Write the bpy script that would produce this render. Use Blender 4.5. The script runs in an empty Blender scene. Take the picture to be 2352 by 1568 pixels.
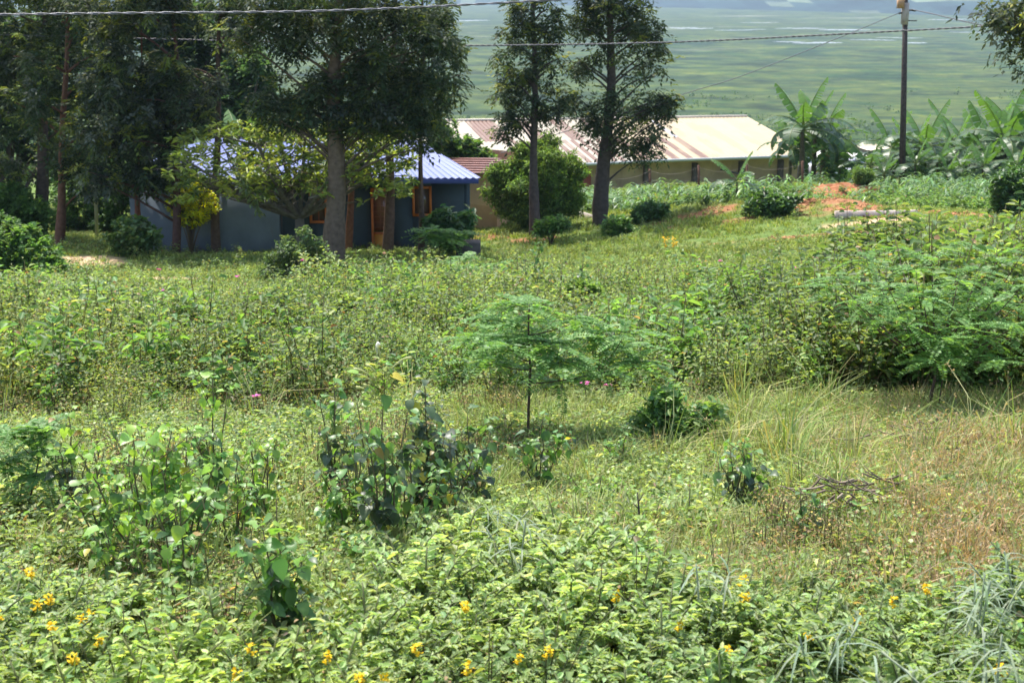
import bpy, math
import numpy as np
from math import radians, sin, cos, tan, atan, pi

RNG = np.random.default_rng(11)
C = bpy.context.scene.collection
# ------------------------------------------------------------------ camera, world, sun, exposure
FP = 3231.0                      # focal length in pixels of a 2352 px wide frame
PITCH = radians(14.3)
sc = bpy.context.scene
cam_d = bpy.data.cameras.new('camera')
cam = bpy.data.objects.new('camera', cam_d)
C.objects.link(cam)
cam.location = (0, 0, 0)
cam.rotation_euler = (radians(90) - PITCH, 0, 0)
cam_d.sensor_width = 36.0
cam_d.lens = FP / 2352.0 * 36.0
cam_d.clip_start = 0.1
cam_d.clip_end = 40000
cam_d.dof.use_dof = True
cam_d.dof.focus_distance = 11.0
cam_d.dof.aperture_fstop = 4.5
sc.camera = cam

SUN_EL, SUN_AZ = radians(64), radians(-28)        # behind the scene, a little to the left
w = bpy.data.worlds.new('World')
sc.world = w
w.use_nodes = True
nt = w.node_tree
bg = nt.nodes['Background']
sky = nt.nodes.new('ShaderNodeTexSky')
sky.sky_type = 'NISHITA'
sky.sun_disc = False
sky.sun_elevation = SUN_EL
sky.sun_rotation = SUN_AZ
sky.dust_density = 3.0
nt.links.new(sky.outputs[0], bg.inputs[0])
bg.inputs[1].default_value = 0.15
sun_d = bpy.data.lights.new('sun', 'SUN')
sun_d.energy = 3.3
sun_d.angle = radians(0.6)
sun_d.color = (1.0, 0.96, 0.88)
sun = bpy.data.objects.new('sun', sun_d)
C.objects.link(sun)
sd = np.array([sin(SUN_AZ) * cos(SUN_EL), cos(SUN_AZ) * cos(SUN_EL), sin(SUN_EL)])
from mathutils import Vector
sun.rotation_euler = Vector(sd.tolist()).to_track_quat('Z', 'Y').to_euler()
sc.view_settings.view_transform = 'Standard'
sc.view_settings.look = 'None'
sc.view_settings.exposure = 1.22
sc.view_settings.gamma = 1.0
sc.cycles.max_bounces = 7
sc.cycles.transparent_max_bounces = 8
sc.cycles.use_denoising = True

# ------------------------------------------------------------------ terrain and projection
_LY = [-60, 0, 3, 5.7, 12, 20, 30, 38, 42, 46, 50, 60, 75, 100, 200, 350, 600, 900, 60000]
_LZ = [-1.2, -2.2, -2.7, -3.0, -3.9, -5.0, -6.55, -7.5, -8.05, -8.35, -8.6, -9.6, -10.9, -13.5, -24, -38, -60, -60, -60]
_RZ = [-1.2, -2.2, -2.7, -3.0, -3.85, -4.85, -6.15, -6.95, -7.2, -7.45, -7.75, -8.5, -10.6, -13.5, -24, -38, -60, -60, -60]

def sstep(a, b, x):
    t = np.clip((x - a) / (b - a), 0, 1)
    return t * t * (3 - 2 * t)

def vnoise(x, y, s, seed=0):
    x = np.asarray(x, float) / s + 100.0; y = np.asarray(y, float) / s + 100.0
    xi = np.floor(x); yi = np.floor(y); fx = x - xi; fy = y - yi
    fx = fx * fx * (3 - 2 * fx); fy = fy * fy * (3 - 2 * fy)
    def h(a, b):
        q = np.sin(a * 127.1 + b * 311.7 + seed * 74.7) * 43758.5453
        return q - np.floor(q)
    return (h(xi, yi) * (1 - fx) + h(xi + 1, yi) * fx) * (1 - fy) + (h(xi, yi + 1) * (1 - fx) + h(xi + 1, yi + 1) * fx) * fy

BUMPS = [(7.4, 46.0, 2.6, 1.6, .55), (10.6, 45.0, 1.4, 1.5, .40), (3.9, 47.5, 1.2, 1.5, .15), (12.5, 56.5, 2.0, 1.6, .35),
         (-11.5, 39.5, 6.0, 1.2, .15), (13.5, 42.5, 5.0, 3.0, .45), (6.0, 43.5, 2.0, 1.2, .18)]

def H(x, y):
    x = np.asarray(x, float); y = np.asarray(y, float)
    zl = 0; zr = 0
    for k in (-.08, -.04, 0, .04, .08):
        yy = y * (1 + k)
        zl = zl + np.interp(yy, _LY, _LZ) / 5; zr = zr + np.interp(yy, _LY, _RZ) / 5
    s = sstep(-2.0, 9.0, x)
    z = zl * (1 - s) + zr * s
    for bx, by, rx, ry, hh in BUMPS:
        z = z + hh * np.exp(-((x - bx) / rx) ** 2 - ((y - by) / ry) ** 2)
    near = np.exp(-np.maximum(y - 40, 0) / 40.)
    z = z + near * (.18 * (vnoise(x, y, 3.1, 1) - .5) + .07 * (vnoise(x, y, .9, 2) - .5)) * sstep(2, 8, y)
    return z

cp, sp_ = cos(PITCH), sin(PITCH)
def proj(x, y, z):
    d = y * cp - z * sp_
    return 1176 + FP * x / d, 784 - FP * (z * cp + y * sp_) / d

def at(px, py, y):
    """world point seen at pixel (px, py) of the 2352x1568 frame at forward distance y"""
    a = PITCH - atan((784 - py) / FP)
    z = -y * tan(a)
    return np.array([(px - 1176) / FP * (y * cp - z * sp_), y, z])

def gp(px, y):
    """ground point in column px at forward distance y"""
    z = -8.0
    for _ in range(8):
        x = (px - 1176) / FP * (y * cp - z * sp_)
        z = float(H(x, y))
    return np.array([x, y, z])

def gr(px, py):
    """ground point seen at pixel (px, py)"""
    lo = 3.0; y = lo
    while y < 4000:
        p = at(px, py, y)
        if p[2] < H(p[0], p[1]):
            break
        lo = y; y *= 1.02
    a, b = lo, y
    for _ in range(30):
        m = (a + b) / 2; p = at(px, py, m)
        if p[2] < H(p[0], p[1]): b = m
        else: a = m
    p = at(px, py, b)
    return np.array([p[0], p[1], float(H(p[0], p[1]))])

def scale_at(p):
    return FP / (p[1] * cp - p[2] * sp_)      # frame pixels per metre

# ------------------------------------------------------------------ helpers
def tag(o, label=None, cat=None, group=None, kind=None):
    if label: o['label'] = label
    if cat: o['category'] = cat
    if group: o['group'] = group
    if kind: o['kind'] = kind
    return o

def empty(name, loc, rz=0.0):
    o = bpy.data.objects.new(name, None)
    o.empty_display_size = .2
    C.objects.link(o)
    o.location = [float(v) for v in loc]; o.rotation_euler = (0, 0, rz)
    return o

class MB:
    """collects quads (with a colour each) and builds ONE mesh object"""
    def __init__(s): s.V = []; s.F = []; s.K = []; s.n = 0
    def add(s, V, F, K):
        V = np.asarray(V, float).reshape(-1, 3); F = np.asarray(F, int).reshape(-1, 4)
        K = np.asarray(K, float)
        if K.ndim == 1: K = np.tile(K[:3], (len(F), 1))
        s.V.append(V); s.F.append(F + s.n); s.K.append(K); s.n += len(V)
        return s
    def arrays(s):
        if not s.V: return np.zeros((0, 3)), np.zeros((0, 4), int), np.zeros((0, 3))
        return np.concatenate(s.V), np.concatenate(s.F), np.concatenate(s.K)
    def inst(s, proto, pos, yaw, scale, mul=None, tilt=None):
        V, F, K = proto
        pos = np.asarray(pos, float); n = len(pos)
        if n == 0: return
        yaw = np.broadcast_to(yaw, n); scale = np.broadcast_to(scale, n)
        c, q = np.cos(yaw)[:, None], np.sin(yaw)[:, None]
        X = V[None, :, 0]; Y = V[None, :, 1]; Z = V[None, :, 2]
        if tilt is not None:
            ct, st = np.cos(tilt)[:, None], np.sin(tilt)[:, None]
            Y, Z = Y * ct - Z * st, Y * st + Z * ct
            X = np.broadcast_to(X, Y.shape)
        P = np.stack([X * c - Y * q, X * q + Y * c, np.broadcast_to(Z, (n, len(V)))], -1) * scale[:, None, None] + pos[:, None, :]
        FF = F[None] + (np.arange(n) * len(V))[:, None, None]
        KK = np.broadcast_to(K[None], (n,) + K.shape)
        if mul is not None: KK = KK * np.asarray(mul)[:, None, :]
        s.add(P.reshape(-1, 3), FF.reshape(-1, 4), KK.reshape(-1, 3))
    def box(s, c, d, K=(1, 1, 1), rz=0.0):
        x, y, z = [v / 2 for v in d]
        V = np.array([(-x, -y, -z), (x, -y, -z), (x, y, -z), (-x, y, -z), (-x, -y, z), (x, -y, z), (x, y, z), (-x, y, z)])
        cc, q = cos(rz), sin(rz)
        V = np.stack([V[:, 0] * cc - V[:, 1] * q, V[:, 0] * q + V[:, 1] * cc, V[:, 2]], 1) + np.asarray(c, float)
        s.add(V, [(0, 3, 2, 1), (4, 5, 6, 7), (0, 1, 5, 4), (1, 2, 6, 5), (2, 3, 7, 6), (3, 0, 4, 7)], K)
        return s
    def tube(s, pts, rad, n=6, K=(.2, .15, .1)):
        pts = np.asarray(pts, float); rad = np.broadcast_to(rad, len(pts))
        T = np.gradient(pts, axis=0); T /= np.linalg.norm(T, axis=1)[:, None] + 1e-9
        up = np.array([0, 0, 1.0]) if abs(T[0, 2]) < .9 else np.array([0, 1.0, 0])
        A = np.cross(T, up); A /= np.linalg.norm(A, axis=1)[:, None] + 1e-9
        B = np.cross(T, A)
        a = np.arange(n) * 2 * pi / n
        R = pts[:, None] + rad[:, None, None] * (np.cos(a)[None, :, None] * A[:, None] + np.sin(a)[None, :, None] * B[:, None])
        m = len(pts)
        i, j = np.meshgrid(np.arange(m - 1), np.arange(n), indexing='ij')
        f = np.stack([i * n + j, i * n + (j + 1) % n, (i + 1) * n + (j + 1) % n, (i + 1) * n + j], -1).reshape(-1, 4)
        V = R.reshape(-1, 3)
        caps = [pts[0], pts[-1]]
        V = np.concatenate([V, caps]); b = m * n
        cf = [(b, (k + 1) % n, k, b) for k in range(n)][:0]
        # caps as quads (n even)
        for k in range(0, n - 1, 2):
            cf.append((b, (k + 2) % n, (k + 1) % n, k)); cf.append((b + 1, (m - 1) * n + k, (m - 1) * n + (k + 1) % n, (m - 1) * n + (k + 2) % n))
        s.add(V, np.concatenate([f, np.array(cf)]), K)
        return s
    def build(s, name, mat, parent=None, smooth=False, origin=None):
        V, F, K = s.arrays()
        if origin is not None: V = V - np.asarray(origin, float)
        me = bpy.data.meshes.new(name)
        me.vertices.add(len(V)); me.vertices.foreach_set('co', V.astype(np.float32).ravel())
        me.loops.add(len(F) * 4); me.loops.foreach_set('vertex_index', F.astype(np.int32).ravel())
        me.polygons.add(len(F)); me.polygons.foreach_set('loop_start', (np.arange(len(F)) * 4).astype(np.int32))
        if smooth: me.polygons.foreach_set('use_smooth', np.ones(len(F), bool))
        me.update(calc_edges=True)
        a = me.attributes.new('col', 'FLOAT_COLOR', 'FACE')
        a.data.foreach_set('color', np.concatenate([K, np.ones((len(K), 1))], 1).astype(np.float32).ravel())
        me.materials.append(mat)
        o = bpy.data.objects.new(name, me)
        C.objects.link(o)
        if parent is not None: o.parent = parent
        if origin is not None and parent is None: o.location = [float(v) for v in origin]
        return o

def nrm(v): return v / (np.linalg.norm(v, axis=-1, keepdims=True) + 1e-9)

def oval(mb, P, D, N, L, W, K, bend=.15, fold=.10):
    """small folded leaf: 2 quads each"""
    P = np.asarray(P, float); n = len(P)
    D = nrm(D); S = nrm(np.cross(N, D)); N = np.cross(D, S)
    L = np.broadcast_to(L, n)[:, None]; W = np.broadcast_to(W, n)[:, None]
    A1 = P + D * L * .32 + S * W * .5 + N * L * fold; A2 = P + D * L * .32 - S * W * .5 + N * L * fold
    B1 = P + D * L * .72 + S * W * .36 + N * L * (fold - bend * .5); B2 = P + D * L * .72 - S * W * .36 + N * L * (fold - bend * .5)
    T = P + D * L - N * L * bend
    V = np.stack([P, A1, B1, T, B2, A2], 1).reshape(-1, 3)
    i = np.arange(n)[:, None] * 6
    F = np.concatenate([i + np.array([[0, 1, 2, 3]]), i + np.array([[0, 3, 4, 5]])], 1).reshape(-1, 4)
    K = np.asarray(K, float)
    if K.ndim == 1: K = np.tile(K, (n, 1))
    mb.add(V, F, np.repeat(K, 2, axis=0))

def diamond(mb, P, D, N, L, W, K, bend=.1):
    P = np.asarray(P, float); n = len(P)
    D = nrm(D); S = nrm(np.cross(N, D)); N = np.cross(D, S)
    L = np.broadcast_to(L, n)[:, None]; W = np.broadcast_to(W, n)[:, None]
    V = np.stack([P, P + D * L * .45 + S * W * .5, P + D * L - N * L * bend, P + D * L * .45 - S * W * .5], 1).reshape(-1, 3)
    F = np.arange(n)[:, None] * 4 + np.array([[0, 1, 2, 3]])
    mb.add(V, F, K)

def ribbon(mb, P, D, N, L, W, K, ts, ws, bend=.3, fold=.3, wave=0.0):
    """larger leaf: a curved midrib with two blades"""
    P = np.asarray(P, float); n = len(P); m = len(ts)
    D = nrm(D); S = nrm(np.cross(N, D)); N = np.cross(D, S)
    L = np.broadcast_to(L, n)[:, None]; W = np.broadcast_to(W, n)[:, None]; bend = np.broadcast_to(bend, n)[:, None]
    rows = []
    for t, q in zip(ts, ws):
        mid = P + D * L * (t - .25 * bend * t * t) - N * L * bend * t * t
        wv = N * W * wave * RNG.normal(0, 1, (n, 1)) if wave else 0
        rows += [mid, mid + S * W * q + N * W * q * fold + wv, mid - S * W * q + N * W * q * fold - wv]
    V = np.stack(rows, 1).reshape(-1, 3)
    f = []
    for k in range(m - 1):
        a = 3 * k; b = 3 * (k + 1)
        f += [(a, a + 1, b + 1, b), (a, b, b + 2, a + 2)]
    F = (np.arange(n)[:, None, None] * 3 * m + np.array(f)[None]).reshape(-1, 4)
    K = np.asarray(K, float)
    if K.ndim == 1: K = np.tile(K, (n, 1))
    mb.add(V, F, np.repeat(K, len(f), axis=0))

def rdir(n, lo=-.2, hi=.6, az=None):
    az = RNG.uniform(0, 2 * pi, n) if az is None else az
    e = RNG.uniform(lo, hi, n)
    return np.stack([np.cos(az) * np.cos(e), np.sin(az) * np.cos(e), np.sin(e)], 1)

def upn(n, j=.45):
    v = RNG.normal(0, j, (n, 3)); v[:, 2] = 1
    return nrm(v)

def cj(base, n, j=.18, hue=.08):
    """n jittered copies of a colour, mixed from a palette when several are given"""
    base = np.asarray(base, float)
    if base.ndim == 2: base = base[RNG.integers(0, len(base), n)]
    else: base = np.tile(base, (n, 1))
    k = np.exp(RNG.normal(0, j, (n, 1)))
    h = RNG.normal(0, hue, (n, 1))
    return np.clip(base * k * np.concatenate([1 + h, np.ones((n, 1)), 1 - h], 1), 0, .9)

# ------------------------------------------------------------------ materials
def mat(name):
    m = bpy.data.materials.new(name); m.use_nodes = True
    return m, m.node_tree, m.node_tree.nodes['Principled BSDF']

def attr_mat(name, rough=.6, spec=.3, trans=0.0, noise=0.0, nscale=4.0, bump=0.0, bscale=20.0, metal=0.0, tboost=1.5):
    m, t, b = mat(name)
    a = t.nodes.new('ShaderNodeAttribute'); a.attribute_name = 'col'
    col = a.outputs['Color']
    tc = t.nodes.new('ShaderNodeTexCoord')
    if noise:
        n = t.nodes.new('ShaderNodeTexNoise'); n.inputs['Scale'].default_value = nscale; n.inputs['Detail'].default_value = 6
        t.links.new(tc.outputs['Object'], n.inputs['Vector'])
        r = t.nodes.new('ShaderNodeMapRange'); r.inputs[1].default_value = .25; r.inputs[2].default_value = .75
        r.inputs[3].default_value = 1 - noise; r.inputs[4].default_value = 1 + noise
        t.links.new(n.outputs['Fac'], r.inputs[0])
        v = t.nodes.new('ShaderNodeVectorMath'); v.operation = 'SCALE'
        t.links.new(col, v.inputs[0]); t.links.new(r.outputs[0], v.inputs['Scale'])
        col = v.outputs[0]
    t.links.new(col, b.inputs['Base Color'])
    b.inputs['Roughness'].default_value = rough
    b.inputs['Specular IOR Level'].default_value = spec
    b.inputs['Metallic'].default_value = metal
    if bump:
        n2 = t.nodes.new('ShaderNodeTexNoise'); n2.inputs['Scale'].default_value = bscale; n2.inputs['Detail'].default_value = 5
        t.links.new(tc.outputs['Object'], n2.inputs['Vector'])
        bn = t.nodes.new('ShaderNodeBump'); bn.inputs['Strength'].default_value = bump; bn.inputs['Distance'].default_value = .03
        t.links.new(n2.outputs['Fac'], bn.inputs['Height']); t.links.new(bn.outputs[0], b.inputs['Normal'])
    if trans:
        tr = t.nodes.new('ShaderNodeBsdfTranslucent')
        mul = t.nodes.new('ShaderNodeVectorMath'); mul.operation = 'MULTIPLY'
        mul.inputs[1].default_value = (tboost * 1.05, tboost, tboost * .45)
        t.links.new(col, mul.inputs[0]); t.links.new(mul.outputs[0], tr.inputs['Color'])
        mx = t.nodes.new('ShaderNodeMixShader'); mx.inputs[0].default_value = trans
        t.links.new(b.outputs[0], mx.inputs[1]); t.links.new(tr.outputs[0], mx.inputs[2])
        t.links.new(mx.outputs[0], t.nodes['Material Output'].inputs['Surface'])
    return m

M_LEAF = attr_mat('leaf_surface', rough=.5, spec=.35, trans=.47)
M_GLOSSY = attr_mat('waxy_leaf_surface', rough=.4, spec=.42, trans=.38)
M_DRY = attr_mat('dry_grass_surface', rough=.8, spec=.15, trans=.3, tboost=1.2)
M_TREE = attr_mat('silky_oak_leaf_surface', rough=.6, spec=.2, trans=.3)
M_BARK = attr_mat('bark_surface', rough=.9, spec=.15, noise=.35, nscale=9, bump=.8, bscale=14)
M_TWIG = attr_mat('twig_surface', rough=.85, spec=.2)
M_PETAL = attr_mat('petal_surface', rough=.6, spec=.2, trans=.3, tboost=1.1)
M_WALL = attr_mat('plaster_surface', rough=.9, spec=.2, noise=.16, nscale=1.7, bump=.25, bscale=30)
M_PAINT = attr_mat('painted_wood_surface', rough=.55, spec=.4, noise=.1, nscale=5)
M_METAL = attr_mat('roof_sheet_surface', rough=.55, spec=.5, noise=.10, nscale=1.2)
M_BLUE = attr_mat('blue_roof_sheet_surface', rough=.4, spec=.5, noise=.06, nscale=1.2, metal=.1)
M_CONC = attr_mat('concrete_surface', rough=.9, spec=.2, noise=.2, nscale=6, bump=.3)
M_CAR = attr_mat('car_paint_surface', rough=.25, spec=.6)
M_GLASS = attr_mat('dark_glass_surface', rough=.08, spec=.8)
M_SOIL = attr_mat('red_soil_surface', rough=.95, spec=.1, noise=.3, nscale=3, bump=.9, bscale=6)
M_CABLE = attr_mat('cable_surface', rough=.5, spec=.4)

def mud_splash(m, top=.55, col=(.20, .085, .04, 1), fac=.75):
    t = m.node_tree; b = t.nodes['Principled BSDF']; src = b.inputs['Base Color'].links[0].from_socket
    tc = t.nodes.new('ShaderNodeTexCoord'); sx = t.nodes.new('ShaderNodeSeparateXYZ'); t.links.new(tc.outputs['Object'], sx.inputs[0])
    mp = t.nodes.new('ShaderNodeMapping'); mp.inputs['Scale'].default_value = (1, 1, .35); t.links.new(tc.outputs['Object'], mp.inputs[0])
    n = t.nodes.new('ShaderNodeTexNoise'); n.inputs['Scale'].default_value = 2.6; n.inputs['Detail'].default_value = 7; t.links.new(mp.outputs[0], n.inputs['Vector'])
    r = t.nodes.new('ShaderNodeMapRange'); r.inputs[1].default_value = .05; r.inputs[2].default_value = top * 1.6; r.inputs[3].default_value = .62; r.inputs[4].default_value = 0; t.links.new(sx.outputs['Z'], r.inputs[0])
    a = t.nodes.new('ShaderNodeMath'); a.operation = 'ADD'; t.links.new(n.outputs['Fac'], a.inputs[0]); t.links.new(r.outputs[0], a.inputs[1])
    q = t.nodes.new('ShaderNodeMapRange'); q.inputs[1].default_value = .62; q.inputs[2].default_value = .95; q.inputs[3].default_value = 0; q.inputs[4].default_value = fac; t.links.new(a.outputs[0], q.inputs[0])
    x = t.nodes.new('ShaderNodeMix'); x.data_type = 'RGBA'; t.links.new(q.outputs[0], x.inputs[0]); t.links.new(src, x.inputs[6]); x.inputs[7].default_value = col
    t.links.new(x.outputs[2], b.inputs['Base Color'])
mud_splash(M_WALL)

# ------------------------------------------------------------------ ground sheet, reaching the horizon
def inpoly(u, v, poly):
    u = np.asarray(u); v = np.asarray(v); r = np.zeros(u.shape, bool); n = len(poly)
    for i in range(n):
        x1, y1 = poly[i]; x2, y2 = poly[(i + 1) % n]
        c = ((y1 > v) != (y2 > v)) & (u < (x2 - x1) * (v - y1) / (y2 - y1 + 1e-12) + x1)
        r ^= c
    return r

def softblob(x, y, cx, cy, rx, ry, rz=0.0, e=.35, seed=3):
    dx = x - cx; dy = y - cy
    a = (dx * cos(rz) + dy * sin(rz)) / rx; b = (-dx * sin(rz) + dy * cos(rz)) / ry
    d = np.sqrt(a * a + b * b) + .55 * (vnoise(x, y, .55, seed) - .5) + .75 * (vnoise(x, y, .28, seed + 7) - .5) + .3 * (vnoise(x, y, .12, seed + 9) - .5)
    return 1 - sstep(1 - e, 1 + e, d)

def blob_px(px0, px1, row, ry, e=.35, rz=0.0, y=None):
    p = gr((px0 + px1) / 2, row) if y is None else gp((px0 + px1) / 2, y)
    return (p[0], p[1], (px1 - px0) / 2 / scale_at(p), ry, rz, e)

SOIL = [blob_px(1480, 1680, 498, .45), blob_px(1590, 1710, 480, .5), blob_px(1880, 2200, 487, .8), blob_px(2150, 2300, 492, .5),
        blob_px(1870, 2060, 462, 2.2), blob_px(1960, 2100, 440, 2.5), blob_px(1060, 1215, 545, .9), blob_px(1150, 1270, 552, .5),
        blob_px(1790, 1880, 468, 1.2), blob_px(1640, 1760, 505, .35), blob_px(1530, 1600, 520, .4), blob_px(2180, 2320, 530, .35), blob_px(1740, 2020, 541, .30), blob_px(1600, 1700, 560, .35), blob_px(1330, 1450, 505, .6),
        blob_px(1650, 1900, 1190, .35), blob_px(1250, 1500, 1150, .4), blob_px(1480, 1640, 1220, .3), blob_px(1750, 2000, 1290, .3),
        blob_px(620, 900, 1360, .25), blob_px(300, 480, 1380, .25), blob_px(1150, 1300, 1310, .2), blob_px(560, 700, 1500, .2)]
SAND = [blob_px(120, 280, 600, 1.0), blob_px(255, 560, 638, .3), blob_px(1900, 2110, 508, .35), blob_px(790, 930, 592, .4)]

def masks(x, y):
    soil = np.zeros(x.shape); sand = np.zeros(x.shape)
    for b in SOIL: soil = np.maximum(soil, softblob(x, y, b[0], b[1], b[2], b[3], b[4], b[5]))
    for b in SAND: sand = np.maximum(sand, softblob(x, y, b[0], b[1], b[2], b[3], b[4], b[5], 5))
    lawn = sstep(27, 31, y + 3 * (vnoise(x, y, 4, 9) - .5)) * (1 - sstep(85, 110, y))
    return soil, lawn, sand

def build_ground():
    ys = np.concatenate([np.arange(-60, 2, 4.), np.arange(2, 62, .22), 62 * 1.035 ** np.arange(0, 190)])
    ys = ys[ys < 12000]
    t = np.linspace(-1, 1, 241)
    X = []; Y = []
    for y in ys:
        hw = 8 + max(y, 0) * .62 if y > 0 else 12
        X.append(np.sign(t) * (np.abs(t) ** 1.0) * hw + 0 * t); Y.append(np.full(len(t), y))
    X = np.array(X); Y = np.array(Y)
    # outer skirt columns so that the sheet carries on sideways
    ext = np.maximum(60 + np.abs(Y[:, :1]) * .9, np.abs(X[:, :1]) * 1.6)
    X = np.concatenate([-ext * 1.8, -ext, X, ext, ext * 1.8], 1); Y = np.concatenate([Y[:, :1]] * 2 + [Y] + [Y[:, :1]] * 2, 1)
    Z = H(X, Y)
    nr, nc = X.shape
    i, j = np.meshgrid(np.arange(nr - 1), np.arange(nc - 1), indexing='ij')
    F = np.stack([i * nc + j, i * nc + j + 1, (i + 1) * nc + j + 1, (i + 1) * nc + j], -1).reshape(-1, 4)
    V = np.stack([X, Y, Z], -1).reshape(-1, 3)
    me = bpy.data.meshes.new('ground')
    me.vertices.add(len(V)); me.vertices.foreach_set('co', V.astype(np.float32).ravel())
    me.loops.add(len(F) * 4); me.loops.foreach_set('vertex_index', F.astype(np.int32).ravel())
    me.polygons.add(len(F)); me.polygons.foreach_set('loop_start', (np.arange(len(F)) * 4).astype(np.int32))
    me.polygons.foreach_set('use_smooth', np.ones(len(F), bool))
    me.update(calc_edges=True)
    s, l, d = masks(V[:, 0], V[:, 1])
    a = me.attributes.new('cover', 'FLOAT_COLOR', 'POINT')
    a.data.foreach_set('color', np.stack([s, l, d, np.ones(len(V))], 1).astype(np.float32).ravel())
    m, t_, b = mat('ground_surface')
    L = t_.links; N = t_.nodes
    at_ = N.new('ShaderNodeAttribute'); at_.attribute_name = 'cover'
    sep = N.new('ShaderNodeSeparateColor'); L.new(at_.outputs['Color'], sep.inputs[0])
    tc = N.new('ShaderNodeTexCoord')
    def noise(scale, detail=6, rough=.6, sx=1, sy=1, off=0):
        mp = N.new('ShaderNodeMapping'); mp.inputs['Scale'].default_value = (sx, sy, 1); mp.inputs['Location'].default_value = (off, off, 0)
        L.new(tc.outputs['Object'], mp.inputs[0])
        n = N.new('ShaderNodeTexNoise'); n.inputs['Scale'].default_value = scale; n.inputs['Detail'].default_value = detail
        n.inputs['Roughness'].default_value = rough
        L.new(mp.outputs[0], n.inputs['Vector']); return n.outputs['Fac']
    def ramp(f, stops):
        r = N.new('ShaderNodeValToRGB'); e = r.color_ramp.elements
        e[0].position, e[0].color = stops[0][0], stops[0][1] + (1,)
        e[1].position, e[1].color = stops[-1][0], stops[-1][1] + (1,)
        for p, c in stops[1:-1]:
            q = e.new(p); q.color = c + (1,)
        L.new(f, r.inputs[0]); return r.outputs[0]
    def mix(f, a, b_):
        x = N.new('ShaderNodeMix'); x.data_type = 'RGBA'
        if isinstance(f, float): x.inputs[0].default_value = f
        else: L.new(f, x.inputs[0])
        L.new(a, x.inputs[6]); L.new(b_, x.inputs[7]); return x.outputs[2]
    def rng_(f, a, b_, c=0., d_=1.):
        r = N.new('ShaderNodeMapRange'); r.inputs[1].default_value = a; r.inputs[2].default_value = b_
        r.inputs[3].default_value = c; r.inputs[4].default_value = d_; L.new(f, r.inputs[0]); return r.outputs[0]
    litter = ramp(noise(5, 8, .7), [(.3, (.08, .075, .035)), (.48, (.14, .14, .06)), (.6, (.22, .17, .09)), (.75, (.16, .20, .07))])
    lawn = ramp(noise(2.2, 8, .75), [(.3, (.07, .12, .03)), (.5, (.12, .18, .045)), (.7, (.20, .22, .08))])
    soil = ramp(noise(5, 9, .75), [(.28, (.13, .055, .028)), (.45, (.27, .125, .06)), (.58, (.34, .18, .09)), (.75, (.42, .26, .15))])
    sand = ramp(noise(3, 6, .6), [(.3, (.46, .30, .18)), (.7, (.66, .46, .30))])
    col = mix(sep.outputs[1], litter, lawn)
    col = mix(sep.outputs[0], col, soil)
    col = mix(sep.outputs[2], col, sand)
    # far marsh plain
    big = noise(.0085, 8, .72, 1, 1.15)
    marsh = ramp(big, [(.35, (.010, .030, .010)), (.44, (.024, .058, .014)), (.5, (.066, .092, .020)), (.55, (.036, .066, .018)), (.64, (.012, .034, .012))])
    fine = ramp(noise(.036, 10, .8, 1, 1, 37), [(.32, (.30, .36, .36)), (.5, (1., 1., 1.)), (.66, (1.7, 1.5, 1.25))])
    mm = N.new('ShaderNodeMix'); mm.data_type = 'RGBA'; mm.blend_type = 'MULTIPLY'; mm.inputs[0].default_value = .9
    L.new(marsh, mm.inputs[6]); L.new(fine, mm.inputs[7])
    mot = ramp(noise(.017, 8, .75, 1, 1, 71), [(.40, (.30, .38, .38)), (.46, (.9, .9, .9)), (.54, (1., 1., 1.)), (.62, (1.7, 1.5, 1.1))])
    m3 = N.new('ShaderNodeMix'); m3.data_type = 'RGBA'; m3.blend_type = 'MULTIPLY'; m3.inputs[0].default_value = .9
    L.new(mm.outputs[2], m3.inputs[6]); L.new(mot, m3.inputs[7])
    pale = ramp(noise(.0035, 6, .7, 1, 3.0, 11), [(.60, (0., 0., 0.)), (.68, (1., 1., 1.))])
    palec = N.new('ShaderNodeRGB'); palec.outputs[0].default_value = (.26, .26, .19, 1)
    sx = N.new('ShaderNodeSeparateXYZ'); L.new(tc.outputs['Object'], sx.inputs[0])
    farp = rng_(sx.outputs['Y'], 1100, 1900)
    mfac = N.new('ShaderNodeMath'); mfac.operation = 'MULTIPLY'; L.new(pale, mfac.inputs[0]); L.new(farp, mfac.inputs[1])
    marsh2 = mix(mfac.outputs[0], m3.outputs[2], palec.outputs[0])
    col = mix(rng_(sx.outputs['Y'], 80, 130), col, marsh2)
    L.new(col, b.inputs['Base Color'])
    b.inputs['Roughness'].default_value = .95; b.inputs['Specular IOR Level'].default_value = .1
    bn = N.new('ShaderNodeBump'); bn.inputs['Strength'].default_value = .8; bn.inputs['Distance'].default_value = .06
    L.new(noise(7, 6, .7), bn.inputs['Height']); L.new(bn.outputs[0], b.inputs['Normal'])
    me.materials.append(m)
    o = bpy.data.objects.new('ground', me); C.objects.link(o)
    tag(o, kind='structure')
build_ground()

def marsh_pt(px, py, z):
    a = PITCH - math.atan((784 - py) / FP)
    return at(px, py, -z / tan(a))

def water_strip(px0, px1, row, hrow, seed):
    r = np.random.default_rng(seed)
    n = 26
    us = np.linspace(px0, px1, n)
    env = np.sin(np.linspace(0.02, pi - .02, n)) ** .5
    drift = np.cumsum(r.normal(0, .35, n)) * .6
    top = row - hrow * env * r.uniform(.3, 1, n) + drift; bot = row + hrow * env * r.uniform(.3, 1, n) + drift
    V = [marsh_pt(u, t, -59.8) for u, t in zip(us, top)] + [marsh_pt(u, t, -59.8) for u, t in zip(us, bot)]
    return np.array(V), [(k + n, k + n + 1, k + 1, k) for k in range(n - 1)]

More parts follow.
